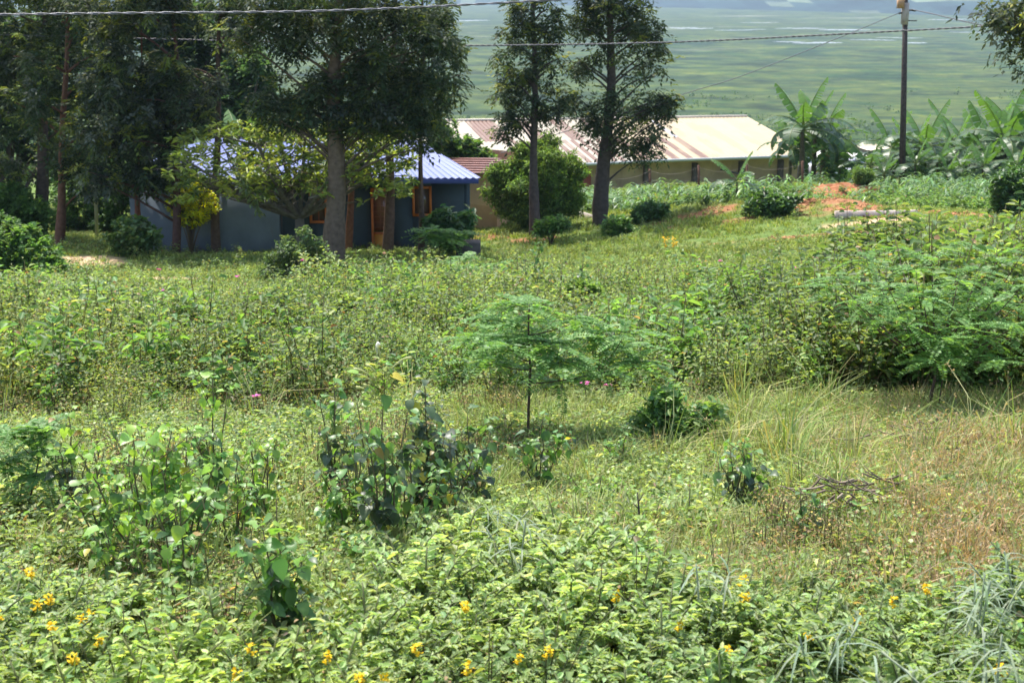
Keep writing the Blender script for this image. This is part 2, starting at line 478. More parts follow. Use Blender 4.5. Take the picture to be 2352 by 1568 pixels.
m_water, _t, _b = mat('water_surface')
_b.inputs['Base Color'].default_value = (.20, .22, .21, 1); _b.inputs['Roughness'].default_value = .3
wb = MB()
for k, (a, b, r_, h_) in enumerate([(1820, 1935, 99, 2.2), (1775, 1850, 96, 1.2), (1880, 2000, 69, 2.0), (1780, 1900, 66, 1.3), (2075, 2130, 99, 1.6), (1010, 1125, 48, 1.4),
                                    (1520, 1640, 64, 1.6), (1640, 1760, 70, 1.0), (2010, 2120, 88, 1.0), (1950, 2060, 92, 1.2), (2130, 2250, 46, 1.2), (1700, 1790, 52, .8), (2180, 2350, 74, 1.0)]):
    V, F = water_strip(a, b, r_, h_, k)
    wb.add(V, F, (1, 1, 1))
tag(wb.build('water', m_water), kind='structure')

# far hills
def build_hills():
    nx, ny = 260, 34
    xs = np.linspace(-5200, 5200, nx); t = np.linspace(0, 1, ny)
    X, T = np.meshgrid(xs, t)
    Y = np.clip(4350 - 1.9 * X, 1900, 3900) + 200 * (vnoise(X, 0 * X, 900, 4) - .5) + T * 2600
    Z = -61 + 330 * T ** 1.15 * (.7 + .5 * vnoise(X, Y, 1100, 5)) + 70 * T ** .5 * (vnoise(X, Y, 380, 6) - .35) + 16 * (vnoise(X, Y, 120, 7) - .5) * np.minimum(T * 6, 1)
    Z[0] = -66
    i, j = np.meshgrid(np.arange(ny - 1), np.arange(nx - 1), indexing='ij')
    F = np.stack([i * nx + j, i * nx + j + 1, (i + 1) * nx + j + 1, (i + 1) * nx + j], -1).reshape(-1, 4)
    V = np.stack([X, Y, Z], -1).reshape(-1, 3)
    c = V[F].mean(1)
    n1 = vnoise(c[:, 0], c[:, 1], 130, 8)[:, None]; n2 = vnoise(c[:, 0], c[:, 1], 60, 12)[:, None]
    K = np.array([[.02, .04, .035]]) * (.5 + 1.0 * n1)
    K = np.where(n2 > .78, np.array([[.10, .13, .08]]), K) * (.6 + .8 * vnoise(c[:, 0], c[:, 1], 35, 19)[:, None])
    mb = MB(); mb.add(V, F, K)
    o = mb.build('hills', attr_mat('hill_surface', rough=1, spec=.05, noise=.3, nscale=.02), smooth=True)
    tag(o, kind='structure')
build_hills()
# ------------------------------------------------------------------ buildings
def P3(x, y, z): return np.array([x, y, z], float)

def corrugated(mb, A, B, Cc, D, period, amp, colf, nv=2):
    """sheet roof: A-B is the ridge (left to right), D-C the eave (left to right); sheets run from ridge to eave"""
    A, B, Cc, D = [np.asarray(v, float) for v in (A, B, Cc, D)]
    n = int(np.linalg.norm((Cc - D)) / (period / 4)) + 1
    s = np.linspace(0, 1, n + 1); t = np.linspace(0, 1, nv + 1)
    nn = np.cross(Cc - D, A - D); nn /= np.linalg.norm(nn)
    if nn[2] < 0: nn = -nn
    S, T = np.meshgrid(s, t)
    P = ((1 - S) * (1 - T))[..., None] * A + (S * (1 - T))[..., None] * B + (S * T)[..., None] * Cc + ((1 - S) * T)[..., None] * D
    P = P + nn * (amp * np.sin(np.arange(n + 1) * pi / 2))[None, :, None]
    i, j = np.meshgrid(np.arange(nv), np.arange(n), indexing='ij')
    F = np.stack([i * (n + 1) + j, (i + 1) * (n + 1) + j, (i + 1) * (n + 1) + j + 1, i * (n + 1) + j + 1], -1).reshape(-1, 4)
    K = colf(((j + .5) / n).ravel(), ((i + .5) / nv).ravel())
    mb.add(P.reshape(-1, 3), F, K)

# ---- long shed with the cream and rusty roof
def shed():
    RR = at(1715, 268, 84.0); RL = at(900, 280, 78.6); ER = at(1868, 354, 77.0); EL = at(985, 386, 70.6)
    base = P3((EL[0] + ER[0]) / 2, (EL[1] + ER[1]) / 2 + 4, -11.6)
    root = empty('long_shed', base)
    tag(root, 'long low shed with a cream and rust streaked metal roof beyond the trees', 'shed')
    nsheet = 23
    rr = np.random.default_rng(5)
    base_u = np.array([(.32, .285, .21), (.37, .29, .165)])
    def colf(s, t):
        k = np.floor(s * nsheet).astype(int)
        a = np.where((s > .52)[:, None], base_u[1], base_u[0])
        jit = np.random.default_rng(8).uniform(.90, 1.06, nsheet + 1)[k][:, None]
        c = a * jit
        rust = np.array([.115, .045, .022])
        rr_u = np.random.default_rng(21).uniform(0, 1, nsheet + 1)[k]
        # upper and lower runs of sheets rust separately
        up = t < .5
        on = np.where(up, ((s > .19) & (s < .27)) | ((s > .32) & (s < .36)) | ((s > .42) & (s < .46)) | ((s > .51) & (s < .55)),
                      ((s > .24) & (s < .50) & ((s * 46 % 1) < .66)) | ((s > .53) & (s < .72) & ((s * 26 % 1) < .50)))
        fr = np.clip(on * np.where(up, .95, .85 + .3 * t) * (.5 + .9 * vnoise(s * 60, t * 5, 1, 77)) + .22 * (vnoise(s * 30, t * 3, 1, 78) > .66), 0, 1)
        c = c * (1 - fr[:, None]) + rust * fr[:, None]
        grey = (s > .70) & (s < .718) & (t < .52)
        c = np.where(grey[:, None], np.array([.24, .23, .25]), c)
        return c
    rb = MB(); corrugated(rb, RL, RR, ER, EL, .24, .022, colf, 14)
    roof = rb.build('roof', M_METAL, root, origin=base)
    BR = RR + (RR - ER) * [1, 1, 0] + [0, 0, -1.6]; BL = RL + (RL - EL) * [1, 1, 0] + [0, 0, -1.6]
    r2 = MB(); corrugated(r2, RL + [0, .04, .0], RR + [0, .04, .0], BR, BL, .4, .02, lambda s, t: np.tile([.58, .5, .38], (len(s), 1)), 2)
    r2.build('roof', M_METAL, root, origin=base)
    cpb = MB(); cpb.tube([RL + [0, 0, .03], (RL + RR) / 2 + [0, 0, .02], RR + [0, 0, .03]], .09, 6, (.6, .52, .42)); cpb.build('ridge_cap', M_METAL, root, origin=base)
    fb = MB(); e = ER - EL
    fb.tube([EL + [0, -.05, -.08], EL + e * .3 + [0, -.05, -.12], EL + e * .6 + [0, -.06, -.05], ER + [0, -.05, -.08]], .085, 6, (.40, .42, .42))
    fb.build('gutter', M_METAL, root, origin=base)
    # walls
    ax = e / np.linalg.norm(e); ax[2] = 0; ax /= np.linalg.norm(ax); inn = np.array([-ax[1], ax[0], 0])
    a0 = EL + inn * .75 - ax * -.2; a1 = ER + inn * .75 - ax * .5
    a0[2] = a1[2] = 0
    L = np.linalg.norm(a1 - a0); ang = math.atan2(ax[1], ax[0])
    wb_ = MB()
    nseg = 40; zt, zb = -9.3, -13.0
    for k in range(nseg):
        for q in range(8):
            p = a0 + ax * L * (k / nseg); r_ = a0 + ax * L * ((k + 1) / nseg)
            z0 = zt + (zb - zt) * q / 8; z1 = zt + (zb - zt) * (q + 1) / 8
            st = vnoise(k * .35, q * .6, 1, 31)
            c = np.array([.46, .33, .19]) * (.9 + .2 * st)
            stain = np.clip((q - 1.8) / 2.5, 0, 1) * np.clip((vnoise(k * .3, 0, 1, 33) - .35) * 3, 0, 1)
            c = c * (1 - stain * .7) + np.array([.20, .075, .04]) * stain * .7
            wb_.add([[p[0], p[1], z1], [r_[0], r_[1], z1], [r_[0], r_[1], z0], [p[0], p[1], z0]], [(0, 1, 2, 3)], c)
    for pp, s_ in ((a0, 1), (a1, 1)):
        b2 = pp + inn * 12.5
        wb_.add([[pp[0], pp[1], zb], [b2[0], b2[1], zb], [b2[0], b2[1], zt], [pp[0], pp[1], zt]], [(0, 1, 2, 3)], (.26, .20, .12))
        g = pp + inn * 6.3
        wb_.add([[pp[0], pp[1], zt], [b2[0], b2[1], zt], [g[0], g[1], zt + 1.45], [g[0], g[1], zt + 1.45]], [(0, 1, 2, 3)], (.26, .20, .12))
    wb_.build('wall', M_WALL, root, origin=base)
    for px in (1496, 1612, 1725, 1822):
        f = (px - 1010) / (1868 - 1010.)
        p = a0 + ax * L * f - inn * .13
        mb = MB(); mb.box((p[0], p[1], (zt + zb) / 2 - .1), (.28, .22, zt - zb), (.12, .10, .075), ang); mb.build('pillar', M_WALL, root, origin=base)
    for px, w_, c in ((1352, .62, (.30, .07, .035)),):
        f = (px - 1005) / (1868 - 1005.); p = a0 + ax * L * f - inn * .08
        mb = MB(); mb.box((p[0], p[1], -10.9), (w_, .1, 2.6), c, ang); mb.build('door', M_PAINT, root, origin=base)
    p = a0 + ax * L * .78 - inn * .25
    mb = MB(); mb.tube([p + [-.2, -.1, -9.75], p + [1.5, -.35, -10.15]], .05, 6, (.06, .05, .05)); mb.build('bracket', M_METAL, root, origin=base)
shed()

# ---- blue house
def house():
    yf = 44.0; zf = -8.75; zt = -5.98
    xl = at(560, 500, yf)[0]; xr = at(1081, 500, yf)[0]; xw0 = at(300, 500, 43.2)[0]; xw1 = at(640, 500, 43.2)[0]
    base = P3((xw0 + xr) / 2, 47, zf)
    root = empty('blue_house', base)
    tag(root, 'slate blue house with orange door and window frames under a blue metal roof', 'house')
    O = base
    wall_shaded = (.058, .078, .088); wall_lit = (.15, .18, .22)  # one blue grey wall: eave shade and brighter wing light put into colour
    mb = MB()
    # front wall with openings: door, window, window behind the big trunk
    dx0, dx1 = at(853, 500, yf)[0], at(898, 500, yf)[0]
    wx0, wx1 = at(948, 500, yf)[0], at(992, 500, yf)[0]
    vx0, vx1 = at(712, 500, yf)[0], at(752, 500, yf)[0]
    dz1 = at(870, 432, yf)[2]; wz1 = at(960, 428, yf)[2]; wz0 = at(960, 496, yf)[2]; vz1 = at(960, 440, yf)[2]; vz0 = at(960, 512, yf)[2]
    dz0 = zf + .14
    def wallq(x0, x1, z0, z1, y=yf, c=wall_shaded): mb.box(((x0 + x1) / 2, y + .1, (z0 + z1) / 2), (x1 - x0, .2, z1 - z0), c)
    wallq(xl, vx0, zf - .6, zt); wallq(vx0, vx1, zf - .6, vz0); wallq(vx0, vx1, vz1, zt); wallq(vx1, dx0, zf - .6, zt)
    wallq(dx0, dx1, zf - .6, dz0); wallq(dx0, dx1, dz1, zt); wallq(dx1, wx0, zf - .6, zt); wallq(wx0, wx1, zf - .6, wz0); wallq(wx0, wx1, wz1, zt)
    wallq(wx1, xr - .2, zf - .6, zt)
    xb = at(968, 342, yf + 7.2)[0]; sl_ = math.hypot(xr - xb, 7.0); mb.box(((xr + xb) / 2 - .12, yf + 3.7, (zf - .6 + zt) / 2), (sl_, .2, zt - zf + .6), wall_shaded, math.atan2(7.0, xb - xr))
    mb.box(((xl + xb) / 2, yf + 7.3, (zf - .6 + zt) / 2), (xb - xl, .2, zt - zf + .6), wall_shaded)
    mb.build('wall', M_WALL, root, origin=O)
    wg = MB()
    wg.box(((xw0 + xw1) / 2, 43.3, (zf - .6 + zt) / 2), (xw1 - xw0, .2, zt - zf + .6), wall_lit)
    wg.box((xw1 - .1, 46.3, (zf - .6 + zt) / 2), (.2, 5.8, zt - zf + .6), wall_shaded)
    wg.box((xw0 + .1, 46.3, (zf - .6 + zt) / 2), (.2, 5.8, zt - zf + .6), wall_lit)
    tag(wg.build('wall', M_WALL, root, origin=O), 'blue grey wing wall, its stronger light put into the colour')
    orange = (.62, .17, .035)
    def frame(x0, x1, z0, z1, name, panel, bars):
        f = MB(); t = .07
        f.box((x0 + t / 2, yf - .01, (z0 + z1) / 2), (t, .12, z1 - z0), orange); f.box((x1 - t / 2, yf - .01, (z0 + z1) / 2), (t, .12, z1 - z0), orange)
        f.box(((x0 + x1) / 2, yf - .01, z1 - t / 2), (x1 - x0 - 2 * t, .12, t), orange)
        if name == 'window': f.box(((x0 + x1) / 2, yf - .01, z0 + t / 2), (x1 - x0 - 2 * t, .12, t), orange)
        return f
    # door: lower orange leaf, upper louvred glass
    d = empty('door', P3((dx0 + dx1) / 2, yf, dz0) - O); d.parent = root
    f = frame(dx0, dx1, dz0, dz1, 'door', 0, 0); fo = P3((dx0 + dx1) / 2, yf, dz0)
    f.build('frame', M_PAINT, d, origin=fo)
    zm = dz0 + .95
    l = MB(); l.box(((dx0 + dx1) / 2, yf + .04, (dz0 + zm) / 2), (dx1 - dx0 - .15, .05, zm - dz0), (.72, .32, .05)); 
    l.box(((dx0 + dx1) / 2, yf + .035, zm - .03), (dx1 - dx0 - .15, .07, .07), orange)
    l.build('door_panel', M_PAINT, d, origin=fo)
    g = MB(); g.box(((dx0 + dx1) / 2, yf + .06, (zm + dz1) / 2), (dx1 - dx0 - .15, .02, dz1 - zm - .1), (.28, .12, .06)); g.build('pane', M_GLASS, d, origin=fo)
    g = MB()
    for k in range(5): g.box(((dx0 + dx1) / 2, yf + .03, zm + .15 + k * .17), (dx1 - dx0 - .16, .03, .03), (.30, .10, .035))
    g.box(((dx0 + dx1) / 2 - .03, yf + .028, (zm + dz1) / 2), (.03, .03, dz1 - zm - .12), (.30, .10, .035))
    g.build('grille', M_PAINT, d, origin=fo)
    for (x0, x1, z0, z1) in ((wx0, wx1, wz0, wz1), (vx0, vx1, vz0, vz1)):
        wo = P3((x0 + x1) / 2, yf, z0)
        wn = empty('window', wo - O); wn.parent = root
        frame(x0, x1, z0, z1, 'window', 0, 0).build('frame', M_PAINT, wn, origin=wo)
        g = MB(); g.box(((x0 + x1) / 2, yf + .06, (z0 + z1) / 2), (x1 - x0 - .14, .02, z1 - z0 - .14), (.16, .11, .07)); g.build('pane', M_GLASS, wn, origin=wo)
        g = MB(); g.box(((x0 + x1) / 2, yf + .03, (z0 + z1) / 2), (.035, .03, z1 - z0 - .15), (.34, .10, .03))
        g.build('glazing_bar', M_PAINT, wn, origin=wo)
    # orange beam ends below the eave, plinth and step
    fb = MB()
    fb.box(((at(660, 400, yf)[0] + at(860, 400, yf)[0]) / 2, yf - .08, at(800, 417, yf)[2]), (at(860, 400, yf)[0] - at(660, 400, yf)[0], .12, .13), (.45, .14, .035))
    fb.build('eave_beam', M_PAINT, root, origin=O)
    st = MB(); st.box(((dx0 + dx1) / 2 - .3, yf - .45, zf - .02), (2.1, .9, .3), (.30, .26, .22)); st.build('doorstep', M_CONC, root, origin=O)
    pl = MB(); pl.box(((xw0 + xw1) / 2, 43.12, zf - .2), (xw1 - xw0 + .2, .2, .42), (.34, .13, .065)); pl.build('plinth', M_SOIL, root, origin=O)
    pc = MB(); pc.box(((xw0 + xw1) / 2, 43.1, zf + .035), (xw1 - xw0 + .25, .28, .05), (.38, .33, .27)); pc.build('plinth_cap', M_CONC, root, origin=O)
    # hipped blue roof
    ze = at(900, 409, yf - .55)[2]
    rp = at(952, 318, yf + 3.4); er = at(1103, 402, yf - .55); er[2] = ze
    lp = rp + [-6.6, 0, 0]; el = P3(xw0 - .4, yf - .55, ze)
    eb = P3(at(984, 342, yf + 7.6)[0], yf + 7.6, ze); elb = P3(el[0], yf + 7.6, ze)
    blue = np.array([.10, .135, .33])
    def cf(s, t):
        k = np.floor(s * 14); return blue * (.92 + .16 * np.abs(np.sin(k * 3.7)))[:, None] * np.array([1, 1, 1])
    rb = MB(); corrugated(rb, lp, rp, er, el, .22, .022, cf, 3)
    corrugated(rb, rp, rp, eb, er, .22, .02, cf, 3)
    corrugated(rb, rp, lp, elb, eb, .4, .02, cf, 2); corrugated(rb, lp, lp, el, elb, .3, .02, cf, 2)
    rf = rb.build('roof', M_BLUE, root, origin=O)
    rc = MB()
    rc.tube([lp + [0, 0, .04], rp + [0, 0, .05]], .10, 6, (.20, .26, .48))
    rc.tube([rp + [0, 0, .05], er + [0, 0, .05]], .12, 6, (.22, .32, .62)); rc.tube([rp + [0, 0, .05], eb + [0, 0, .05]], .10, 6, (.30, .36, .62))
    rc.build('ridge_cap', M_BLUE, rf).parent = rf
    fb = MB(); fb.box(((el[0] + er[0]) / 2, yf - .5, ze - .10), (er[0] - el[0] - .1, .05, .16), (.05, .07, .25)); fb.build('fascia', M_PAINT, root, origin=O)
    so = MB(); so.box(((el[0] + eb[0]) / 2, yf + 3.5, ze - .045), (eb[0] - el[0] - .3, 7.6, .03), (.12, .10, .09)); so.box((er[0] - 1.4, yf + .1, ze - .05), (2.4, 1.0, .03), (.12, .10, .09)); so.build('ceiling', M_PAINT, root, origin=O)
    # wall poster on the wing
    px0, px1 = at(463, 420, 43.15)[0], at(492, 420, 43.15)[0]; z1 = at(470, 408, 43.15)[2]; z0 = at(470, 454, 43.15)[2]
    pr = empty('wall_poster', P3((px0 + px1) / 2, 43.17, z0))
    tag(pr, 'small faded poster in pink, white and blue bands on the house wing wall', 'poster')
    oo = P3((px0 + px1) / 2, 43.17, z0)
    q = MB(); q.box(((px0 + px1) / 2, 43.16, (z0 + z1) / 2), (px1 - px0, .03, z1 - z0), (.30, .42, .46)); q.build('backing', M_PAINT, pr, origin=oo)
    q = MB(); hh = z1 - z0
    for a, b, c in ((.80, 1, (.50, .52, .5)), (.68, .78, (.45, .08, .12)), (.52, .62, (.06, .20, .36)), (.34, .40, (.55, .58, .58)), (.20, .30, (.05, .22, .40)), (.05, .12, (.10, .32, .36))):
        q.box(((px0 + px1) / 2 + .03 * sin(a * 9), 43.14, z0 + hh * (a + b) / 2), ((px1 - px0) * .8, .012, hh * (b - a)), c)
    q.build('coloured_band', M_PAINT, pr, origin=oo)
house()

def tan_house():
    # low ochre building with a red brown tiled roof, partly behind the round bush
    A = at(1010, 500, 51.0); B = at(1142, 500, 49.5); D = at(1235, 500, 56.0)
    zb, zt = -9.6, at(1100, 398, 50)[2]
    base = P3(B[0], B[1], zb); root = empty('ochre_outbuilding', base)
    tag(root, 'small ochre walled building with a red brown tiled roof behind the blue house', 'outbuilding')
    wb_ = MB()
    def wall(p, q, c):
        n = 10; m = 8
        for i in range(n):
            for j in range(m):
                a = p + (q - p) * i / n; b = p + (q - p) * (i + 1) / n
                z0 = zb + (zt - zb) * j / m; z1 = zb + (zt - zb) * (j + 1) / m
                s = np.clip(1.1 - j / m * 1.9 + .5 * (vnoise(i * .5 + p[0], j * .5, 1, 3) - .5), 0, 1)
                k = np.array(c) * (1 - s) + np.array([.52, .24, .10]) * s
                wb_.add([[a[0], a[1], z0], [b[0], b[1], z0], [b[0], b[1], z1], [a[0], a[1], z1]], [(0, 1, 2, 3)], k)
    E = A + (D - B)
    wall(A, B, (.82, .56, .34)); wall(B, D, (.74, .46, .26)); wall(D, E, (.38, .27, .17)); wall(E, A, (.38, .27, .17))
    wb_.build('wall', M_WALL, root, origin=base)
    r0 = at(1035, 399, 50.2); r1 = at(1172, 401, 48.9); r2 = at(1250, 386, 57); 
    t0 = at(1000, 362, 54.5); t1 = at(1136, 363, 53.8)
    rb = MB()
    def cf(s, t): return np.array([.235, .085, .07]) * (.85 + .3 * np.abs(np.sin(t * 37 + np.floor(s * 9))))[:, None]
    n, m = 14, 7
    for (a, b, c, d) in ((t0, t1, r1, r0), (t1, t1, r2, r1)):
        for j in range(m):
            f0 = j / m; f1 = (j + 1) / m
            up = np.array([0, 0, .05])
            p0 = a + (d - a) * f0; p1 = b + (c - b) * f0; q0 = a + (d - a) * f1 + up; q1 = b + (c - b) * f1 + up
            for i in range(n):
                s0 = i / n; s1 = (i + 1) / n
                k = np.array([.20, .085, .065]) * (.85 + .3 * RNG.random())
                rb.add([p0 + (p1 - p0) * s0, p0 + (p1 - p0) * s1, q0 + (q1 - q0) * s1, q0 + (q1 - q0) * s0], [(3, 2, 1, 0)], k)
                rb.add([q0 + (q1 - q0) * s0, q0 + (q1 - q0) * s1, q0 + (q1 - q0) * s1 - up * 1.2, q0 + (q1 - q0) * s0 - up * 1.2], [(3, 2, 1, 0)], k * .8)
    back = at(1010, 372, 59.5)
    rb.add([t0, t1, r2, back], [(0, 1, 2, 3)], (.20, .085, .065))
    rb.build('roof', M_METAL, root, origin=base)
tan_house()

def far_shed(px0, px1, rowe, rowt, y, name, label, wallc, roofc, h=2.4, depth=4.0, cat='shed'):
    a = at(px0, rowe, y); b = at(px1, rowe, y)
    base = P3((a[0] + b[0]) / 2, y, a[2] - h); root = empty(name, base); tag(root, label, cat)
    mb = MB(); mb.box((base[0], y + depth / 2, a[2] - h / 2 - .3), (b[0] - a[0], depth, h + .5), wallc); mb.build('wall', M_WALL, root, origin=base)
    zr = at(px0, rowt, y + depth)[2]
    r = MB(); corrugated(r, P3(a[0] - .3, y + depth + .3, zr), P3(b[0] + .3, y + depth + .3, zr), P3(b[0] + .3, y - .35, a[2] + .04), P3(a[0] - .3, y - .35, a[2] + .04), .3, .02,
                            lambda s, t: np.tile(roofc, (len(s), 1)), 2)
    r.build('roof', M_METAL, root, origin=base)
    mb = MB(); mb.box(((px0 * 0 + base[0]), y - .02, a[2] - 1.2), (.8, .06, 1.7), np.array(wallc) * .35); mb.build('door', M_PAINT, root, origin=base)
far_shed(1885, 1985, 362, 347, 88, 'white_roofed_shed', 'small pale blue shed with a white metal roof behind the bananas', (.34, .38, .46), (.75, .72, .66))
far_shed(2000, 2068, 345, 334, 96, 'cream_roofed_shed', 'low distant shed with a cream roof just left of the electric pole', (.30, .26, .2), (.74, .62, .46))

def car():
    p = gp(1912, 78); p[2] = at(1912, 424, 78)[2]
    root = empty('parked_car', p, radians(-32)); tag(root, 'pale silver parked car seen beside the tall banana plants', 'car')
    body = (.50, .50, .56); L, W = 3.9, 1.65
    prof = [(-1.95, .45, .30), (-1.95, .95, .82), (-1.1, 1.02, 1.0), (-.55, 1.45, .9), (.95, 1.45, .88), (1.75, 1.0, 1.0), (1.95, .9, .95), (1.95, .35, .85), (0, .28, .9)]
    def ext(mb, pts, w, c, y0=0):
        n = len(pts); cx = sum(q[0] for q in pts) / n; cz = sum(q[1] for q in pts) / n
        V = [(x, y0 - w / 2, z) for x, z in pts] + [(x, y0 + w / 2, z) for x, z in pts] + [(cx, y0 - w / 2, cz), (cx, y0 + w / 2, cz)]
        F = [(i, (i + 1) % n, n + (i + 1) % n, n + i) for i in range(n)] + [(2 * n, (i + 1) % n, i, 2 * n) for i in range(n)] + [(2 * n + 1, n + i, n + (i + 1) % n, 2 * n + 1) for i in range(n)]
        mb.add(V, F, c)
    b = MB(); ext(b, [(-1.95, .35), (-1.97, .75), (-1.85, .98), (-1.0, 1.06), (1.5, 1.08), (1.9, 1.0), (1.96, .7), (1.93, .35), (1.6, .22), (-1.6, .22)], W, body)
    ext(b, [(-.95, 1.05), (-.35, 1.48), (.3, 1.55), (1.15, 1.50), (1.75, 1.07)], W - .28, body)
    b.build('body', M_CAR, root)
    for sd_ in (-1, 1):
        g = MB(); ext(g, [(-.75, 1.10), (-.3, 1.42), (.42, 1.47), (.42, 1.10)], .03, (.02, .02, .03), sd_ * (W / 2 - .135)); ext(g, [(.5, 1.10), (.5, 1.47), (1.1, 1.43), (1.45, 1.10)], .03, (.02, .02, .03), sd_ * (W / 2 - .135))
        g.build('window', M_GLASS, root)
        for x in (-1.25, 1.25):
            t = MB(); t.tube([(x, sd_ * (W / 2 - .2), .3), (x, sd_ * (W / 2 + .01), .3)], .31, 14, (.02, .02, .02)); wl = t.build('wheel', M_CAR, root)
            t = MB(); t.tube([(x, sd_ * (W / 2 - .05), .3), (x, sd_ * (W / 2 + .02), .3)], .18, 10, (.35, .35, .36)); t.build('rim', M_CAR, wl)
        t = MB(); t.box((-1.93, sd_ * .6, .75), (.08, .32, .16), (.7, .7, .68)); t.build('headlight', M_GLASS, root)
    g = MB(); g.add([(-.97, -.62, 1.09), (-.97, .62, 1.09), (-.40, .56, 1.46), (-.40, -.56, 1.46)], [(0, 1, 2, 3)], (.02, .02, .03)); g.build('windscreen', M_GLASS, root)
    g = MB(); g.add([(1.74, -.62, 1.1), (1.74, .62, 1.1), (1.2, .56, 1.48), (1.2, -.56, 1.48)], [(3, 2, 1, 0)], (.02, .02, .03)); g.build('rear_window', M_GLASS, root)
    t = MB(); t.box((-1.98, 0, .42), (.08, 1.5, .16), (.08, .08, .09)); t.build('bumper', M_CAR, root)
car()

# ---- kerbs, slab, stones
def slab(name, label, cat, A, B, h, d, K, m=M_CONC, blocks=4):
    A = np.asarray(A); B = np.asarray(B); L = np.linalg.norm(B - A); ax = (B - A) / L; ang = math.atan2(ax[1], ax[0])
    mb = MB()
    for k in range(blocks):
        c = A + (B - A) * (k + .5) / blocks; j = RNG.uniform(-.008, .008, 2)
        mb.box((c[0], c[1] + j[0], c[2] + h / 2 - .12 + j[1]), (L / blocks - .012, d, h + .24), np.array(K) * RNG.uniform(.85, 1.1), ang)
    o = (A + B) / 2
    tag(mb.build(name, m, origin=o), label, cat)
a = gr(1917, 504); b = gr(2135, 502); b[1] = a[1] + .25
a[2] = H(a[0], a[1]); b[2] = H(b[0], b[1]); a[2] = b[2] = max(a[2], b[2]) + .02
slab('concrete_kerb', 'pale grey concrete kerb in front of the red soil at the right', 'kerb', a, b, .08, .13, (.55, .45, .40), blocks=5)
a = gr(1296, 499); b = gr(1452, 500); b[2] = a[2] = (a[2] + b[2]) / 2
slab('concrete_kerb', 'long low concrete kerb behind the base of the leaning tree', 'kerb', a - [0, 0, .03], b - [0, 0, .03], .07, .14, (.36, .31, .26), blocks=4)
a = gp(1048, 40.5); b = gp(1104, 40.5); a[2] = b[2] = at(1075, 571, 40.5)[2]
slab('stone_slab', 'dark flat stone slab lying in grass before the ochre building', 'slab', a, b, .22, .7, (.10, .09, .085), blocks=1)

def heap(name, label, px, y, rx, ry, h, seed, sxk=0):
    o = gp(px, y); n = 34
    g = np.linspace(-1, 1, n); X, Y = np.meshgrid(g, g)
    R = np.sqrt(X ** 2 + Y ** 2)
    Z = h * np.clip(np.cos(np.clip(R, 0, 1) * pi / 2) ** 1.2, 0, 1) * (.75 + .5 * vnoise(X * 3, Y * 3, 1, seed)) * (1 + sxk * X) + h * .35 * (vnoise(X * 7, Y * 7, 1, seed + 1) - .5) * (R < .95) + .10 * (vnoise(X * 15, Y * 15, 1, seed + 2) - .5) * (R < .95)
    Xw = o[0] + X * rx; Yw = o[1] + Y * ry; Zw = H(Xw, Yw) + Z - .04 - .25 * (R > .97)
    i, j = np.meshgrid(np.arange(n - 1), np.arange(n - 1), indexing='ij')
    F = np.stack([i * n + j, i * n + j + 1, (i + 1) * n + j + 1, (i + 1) * n + j], -1).reshape(-1, 4)
    V = np.stack([Xw, Yw, Zw], -1).reshape(-1, 3)
    K = cj([(.30, .125, .06), (.24, .095, .045), (.36, .17, .09)], len(F), .14, .04)
    mb = MB(); mb.add(V, F, K)
    tag(mb.build(name, M_SOIL, origin=o, smooth=True), label, 'soil heap')
heap('soil_heap', 'rounded heap of bare red soil beside the small dark pruned shrub', 1925, 54, 2.3, 1.7, .60, 3, .55)
heap('soil_heap', 'low spoil ridge of red soil behind the grey kerb', 2050, 47.3, 3.0, .45, .14, 7)
heap('soil_heap', 'crumbling red soil bank between the leaning tree and the small banana', 1600, 49.2, 1.6, .35, .08, 9, .3)

# ------------------------------------------------------------------ electric pole and cables
def pole():
    b = gp(2072, 61); root = empty('electric_pole', b)
    tag(root, 'tall dark wooden electric pole standing in the maize at the right', 'pole')
    top = at(2080, -6, 61)
    q = MB(); q.tube([b + [0, 0, -.3], b * .5 + top * .5, top], [.15, .125, .105], 10, (.075, .06, .055)); q.build('shaft', M_BARK, root, origin=b)
    q = MB(); c = at(2079, 32, 61); q.tube([c + [0, 0, -.45], c, c + [0, 0, .45]], [.15, .17, .15], 10, (.38, .33, .30)); q.build('collar', M_CONC, root, origin=b)
    q = MB(); c = at(2067, 8, 61); q.box(c + [0, -.12, 0], (.26, .24, .42), (.42, .24, .12)); q.build('junction_box', M_PAINT, root, origin=b)
    for dx, rr_ in ((-.28, 30), (.42, 24)):
        c = at(2079, rr_, 61); q = MB(); q.tube([c, c + [dx * .6, -.05, 0], c + [dx, -.08, -.02]], [.03, .04, .05], 6, (.05, .05, .05)); q.build('insulator', M_CABLE, root, origin=b)
    q = MB(); c = at(2081, 48, 61); q.box(c + [.2, 0, 0], (.5, .06, .05), (.08, .08, .08)); q.build('bracket', M_CABLE, root, origin=b)
    return top
pole()

